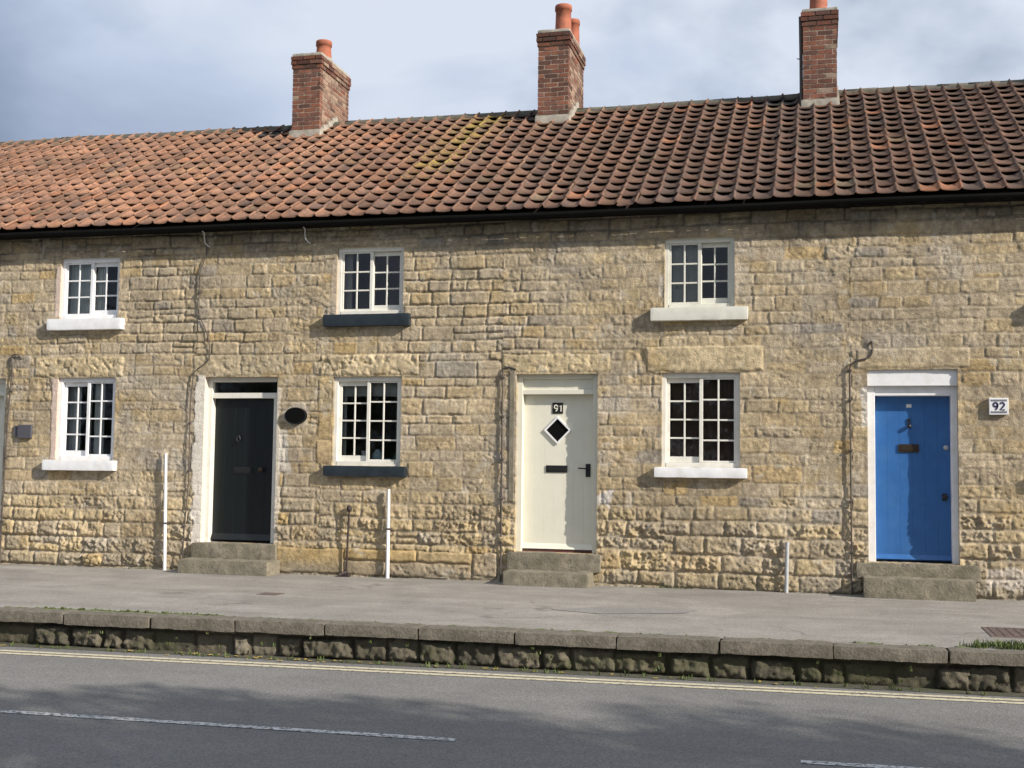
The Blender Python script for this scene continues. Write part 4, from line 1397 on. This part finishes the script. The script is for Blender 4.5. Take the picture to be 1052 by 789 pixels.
for zz in (cz + .070, cz - .070):
    p = MB()
    for k in range(9):
        xx = cx - .080 + k * .02
        p.box(xx - .007, xx + .007, -.0525, -.0495, zz - .009, zz + .009)
    p.box(cx - .088, cx + .088, -.0522, -.0496, zz - .0125 if zz > cz else zz + .0090, zz - .0090 if zz > cz else zz + .0125)
    p.build('patterned_border', M['grey'], nt_)

# ------------------------------------------------------------------ pavement details
c = MB(); c.cbox(1.50, 2.32, -3.42, -2.72, -.03, .006, .003)
for k in range(10):
    for j in range(7):
        xx = 1.55 + k * .075; yy_ = -3.37 + j * .092
        c.box(xx, xx + .055, yy_, yy_ + .06, .006, .012)
mc = tag(c.build('manhole_cover', M['cover']), 'rectangular brown iron cover with raised studs in the pavement near the grass tuft', 'manhole cover')
c = MB(); c.cbox(-6.05, -5.80, -2.50, -2.28, -.03, .006, .003); c.cbox(-6.02, -5.83, -2.47, -2.31, .006, .0085, .002)
tag(c.build('stop_tap_cover', M['cover']), 'small worn iron cover in the pavement in front of the black door', 'cover')
c = MB()
c.add([(-2.65, -2.75, .004), (-2.2, -2.35, .004), (-1.2, -2.30, .004), (-1.3, -2.62, .004), (-2.1, -2.95, .004)], [(0, 1, 2, 3, 4)])
tag(c.build('pavement_patch', M['patchm'], recalc=False), kind='structure')


def tufts(name, spots, m, rnd, kind='stuff', hmax=.1, spread=.03):
    mb = MB()
    for (x, y, z, n, s) in spots:
        for _ in range(n):
            bx = x + rnd.gauss(0, spread * s); by = y + rnd.gauss(0, spread * .5 * s)
            hh = hmax * s * rnd.uniform(.4, 1); a = rnd.uniform(0, 6.28); w = .003 + .003 * rnd.random()
            dx, dy = math.cos(a) * hh * .5, math.sin(a) * hh * .5
            px, py = -math.sin(a) * w, math.cos(a) * w
            mb.add([(bx - px, by - py, z), (bx + px, by + py, z), (bx + dx * .4 + px * .7, by + dy * .4 + py * .7, z + hh * .7), (bx + dx * .4 - px * .7, by + dy * .4 - py * .7, z + hh * .7),
                    (bx + dx, by + dy, z + hh)], [(0, 1, 2, 3), (3, 2, 4)])
    o = mb.build(name, M[m], recalc=False)
    return tag(o, kind=kind)


rg_ = random.Random(5)
sp_ = []
for k in range(150):
    x = 1.10 + abs(rg_.gauss(0, .6)) + rg_.random() * 1.2
    sp_.append((x, ky(x) + .27 + rg_.random() * .20 * min(1, (x - 1.0) * 2.2), .0, 16, rg_.uniform(.5, .95)))
tufts('grass', sp_, 'grassm', rg_, hmax=.085, spread=.05)
sp_ = []
for k in range(70):
    x = rg_.uniform(-7.4, -5.55)
    sp_.append((x, ky(x) + .275 + rg_.uniform(-.012, .02), .0, 9, rg_.uniform(.15, .32)))
for k in range(26):
    x = rg_.uniform(-5.4, 1.2); sp_.append((x, ky(x) + .27, .0, 6, rg_.uniform(.08, .2)))
for k in range(40):
    x = rg_.choice([rg_.uniform(-11, 2), rg_.gauss(-2.0, .3), rg_.gauss(-8.8, .3)])
    sp_.append((x, -.035 + rg_.uniform(-.02, .01), 0, 5, rg_.uniform(.12, .35)))
for k in range(110):
    x = rg_.uniform(-10, 3); sp_.append((x, ky(x) + rg_.uniform(-.10, .0), RZ + .003, 6, rg_.uniform(.2, .6)))
for k in range(35):
    x = rg_.uniform(-10, 3); sp_.append((x, ky(x) + .0, rg_.uniform(-.28, -.13), 6, rg_.uniform(.15, .45)))
tufts('weeds', sp_, 'grassm', rg_, hmax=.11, spread=.03)


def moss_strip():
    mb = MB(); r = random.Random(2)
    for k in range(170):
        if k < 110: x = r.uniform(-7.5, -5.5); y = ky(x) + .285 + r.uniform(-.02, .03)
        else: x = r.uniform(-9, 2.6); y = ky(x) + .275 + r.uniform(-.012, .015)
        w, d = r.uniform(.03, .10), r.uniform(.008, .02)
        pr = [(x + w * math.cos(t) * r.uniform(.7, 1.1), y + d * math.sin(t) * r.uniform(.7, 1.1), .001) for t in [2 * math.pi * q / 9 for q in range(9)]]
        mb.add(pr + [(x, y, .010)], [(q, (q + 1) % 9, 9) for q in range(9)], None, True)
    tag(mb.build('moss', M['moss']), kind='stuff')


moss_strip()


def litter():
    mb = MB(); r = random.Random(12)
    for k in range(60):
        x = r.uniform(-9, 2.4) if k % 3 else r.gauss(-4.9, .5)
        y = ky(x) - abs(r.gauss(0, .07)) - .01
        a = r.uniform(0, 6.28); s = r.uniform(.018, .038)
        ca, sa = math.cos(a), math.sin(a)
        pts = [(-1, 0, .1), (-.3, .5, .35), (.5, .4, .2), (1, 0, .5), (.4, -.45, .2), (-.4, -.4, .4)]
        mb.add([(x + s * (p * ca - q * sa), y + s * (p * sa + q * ca), RZ + .008 + s * h_ * .6) for p, q, h_ in pts], [(0, 1, 2, 3), (0, 3, 4, 5)])
    tag(mb.build('fallen_leaves', M['leafy'], recalc=False), kind='stuff')


litter()

# ------------------------------------------------------------------ trees across the road (beside and behind the photographer); their crowns shade the tarmac
def tree(x, y, h, seed, label, spread=2.3, nb=16, leaf=1.0, nl=480, rb_=1.0, group='trees across the road'):
    r = random.Random(seed)
    base = -.30
    root = thing('tree', label, 'tree', (x, y, base), group)
    t = MB()
    t.tube([(x, y, base), (x + .05, y, base + h * .25), (x - .05, y + .05, base + h * .5), (x, y, base + h * .85)], [.22, .17, .12, .03], 10)
    blobs = []
    for k in range(nb):
        a = r.uniform(0, 6.28); zz = base + h * r.uniform(.30, .95)
        rad = spread * math.sin(math.pi * min(.95, max(.15, (zz - base) / h * .85))) * r.uniform(.5, 1)
        p = (x + math.cos(a) * rad, y + math.sin(a) * rad * .7, zz)
        blobs.append((p, r.uniform(.55, 1.05) * rb_))
        t.tube([(x, y, zz - h * .14), ((x + p[0]) / 2, (y + p[1]) / 2, zz - h * .03), p], [.06, .035, .01], 6)
    t.build('trunk', M['bark'], root)
    c = MB()
    for (px, py, pz), rad in blobs:
        for _ in range(nl):
            d = Vector((r.gauss(0, 1), r.gauss(0, 1), r.gauss(0, 1))).normalized() * rad * r.random() ** .4
            q = Vector((px, py, pz)) + d
            s = r.uniform(.06, .13) * leaf
            u = Vector((r.gauss(0, 1), r.gauss(0, 1), r.gauss(0, 1))).normalized(); v = u.orthogonal().normalized()
            w = u.cross(v)
            c.add([q - v * s, q + w * s * .5, q + v * s, q - w * s * .5], [(0, 1, 2, 3)])
    c.build('crown', M['crown'], root, recalc=False)


TL = 'leafy green tree across the road throwing shade on the tarmac'
for k, (x, y, h) in enumerate(((6.8, -12.6, 8.9), (8.9, -12.9, 8.3), (10.9, -12.6, 8.1), (13.2, -13.0, 8.0), (15.4, -12.8, 7.5), (4.6, -13.0, 8.6))):
    tree(x, y, h, 100 + k, TL)
# unseen tree row added far behind the camera to darken the lower panes
for k in range(11):
    rr_ = random.Random(300 + k)
    tree(-66 + k * 7.2 + rr_.uniform(-1, 1), -47 + rr_.uniform(-2, 2), 9.5 + rr_.uniform(-1.5, 1.5), 400 + k,
         'broad dark tree added out of view to be mirrored in the lower window panes', 3.6, 18, 2.4, 260, 2.1, 'unseen trees added for the window reflections')
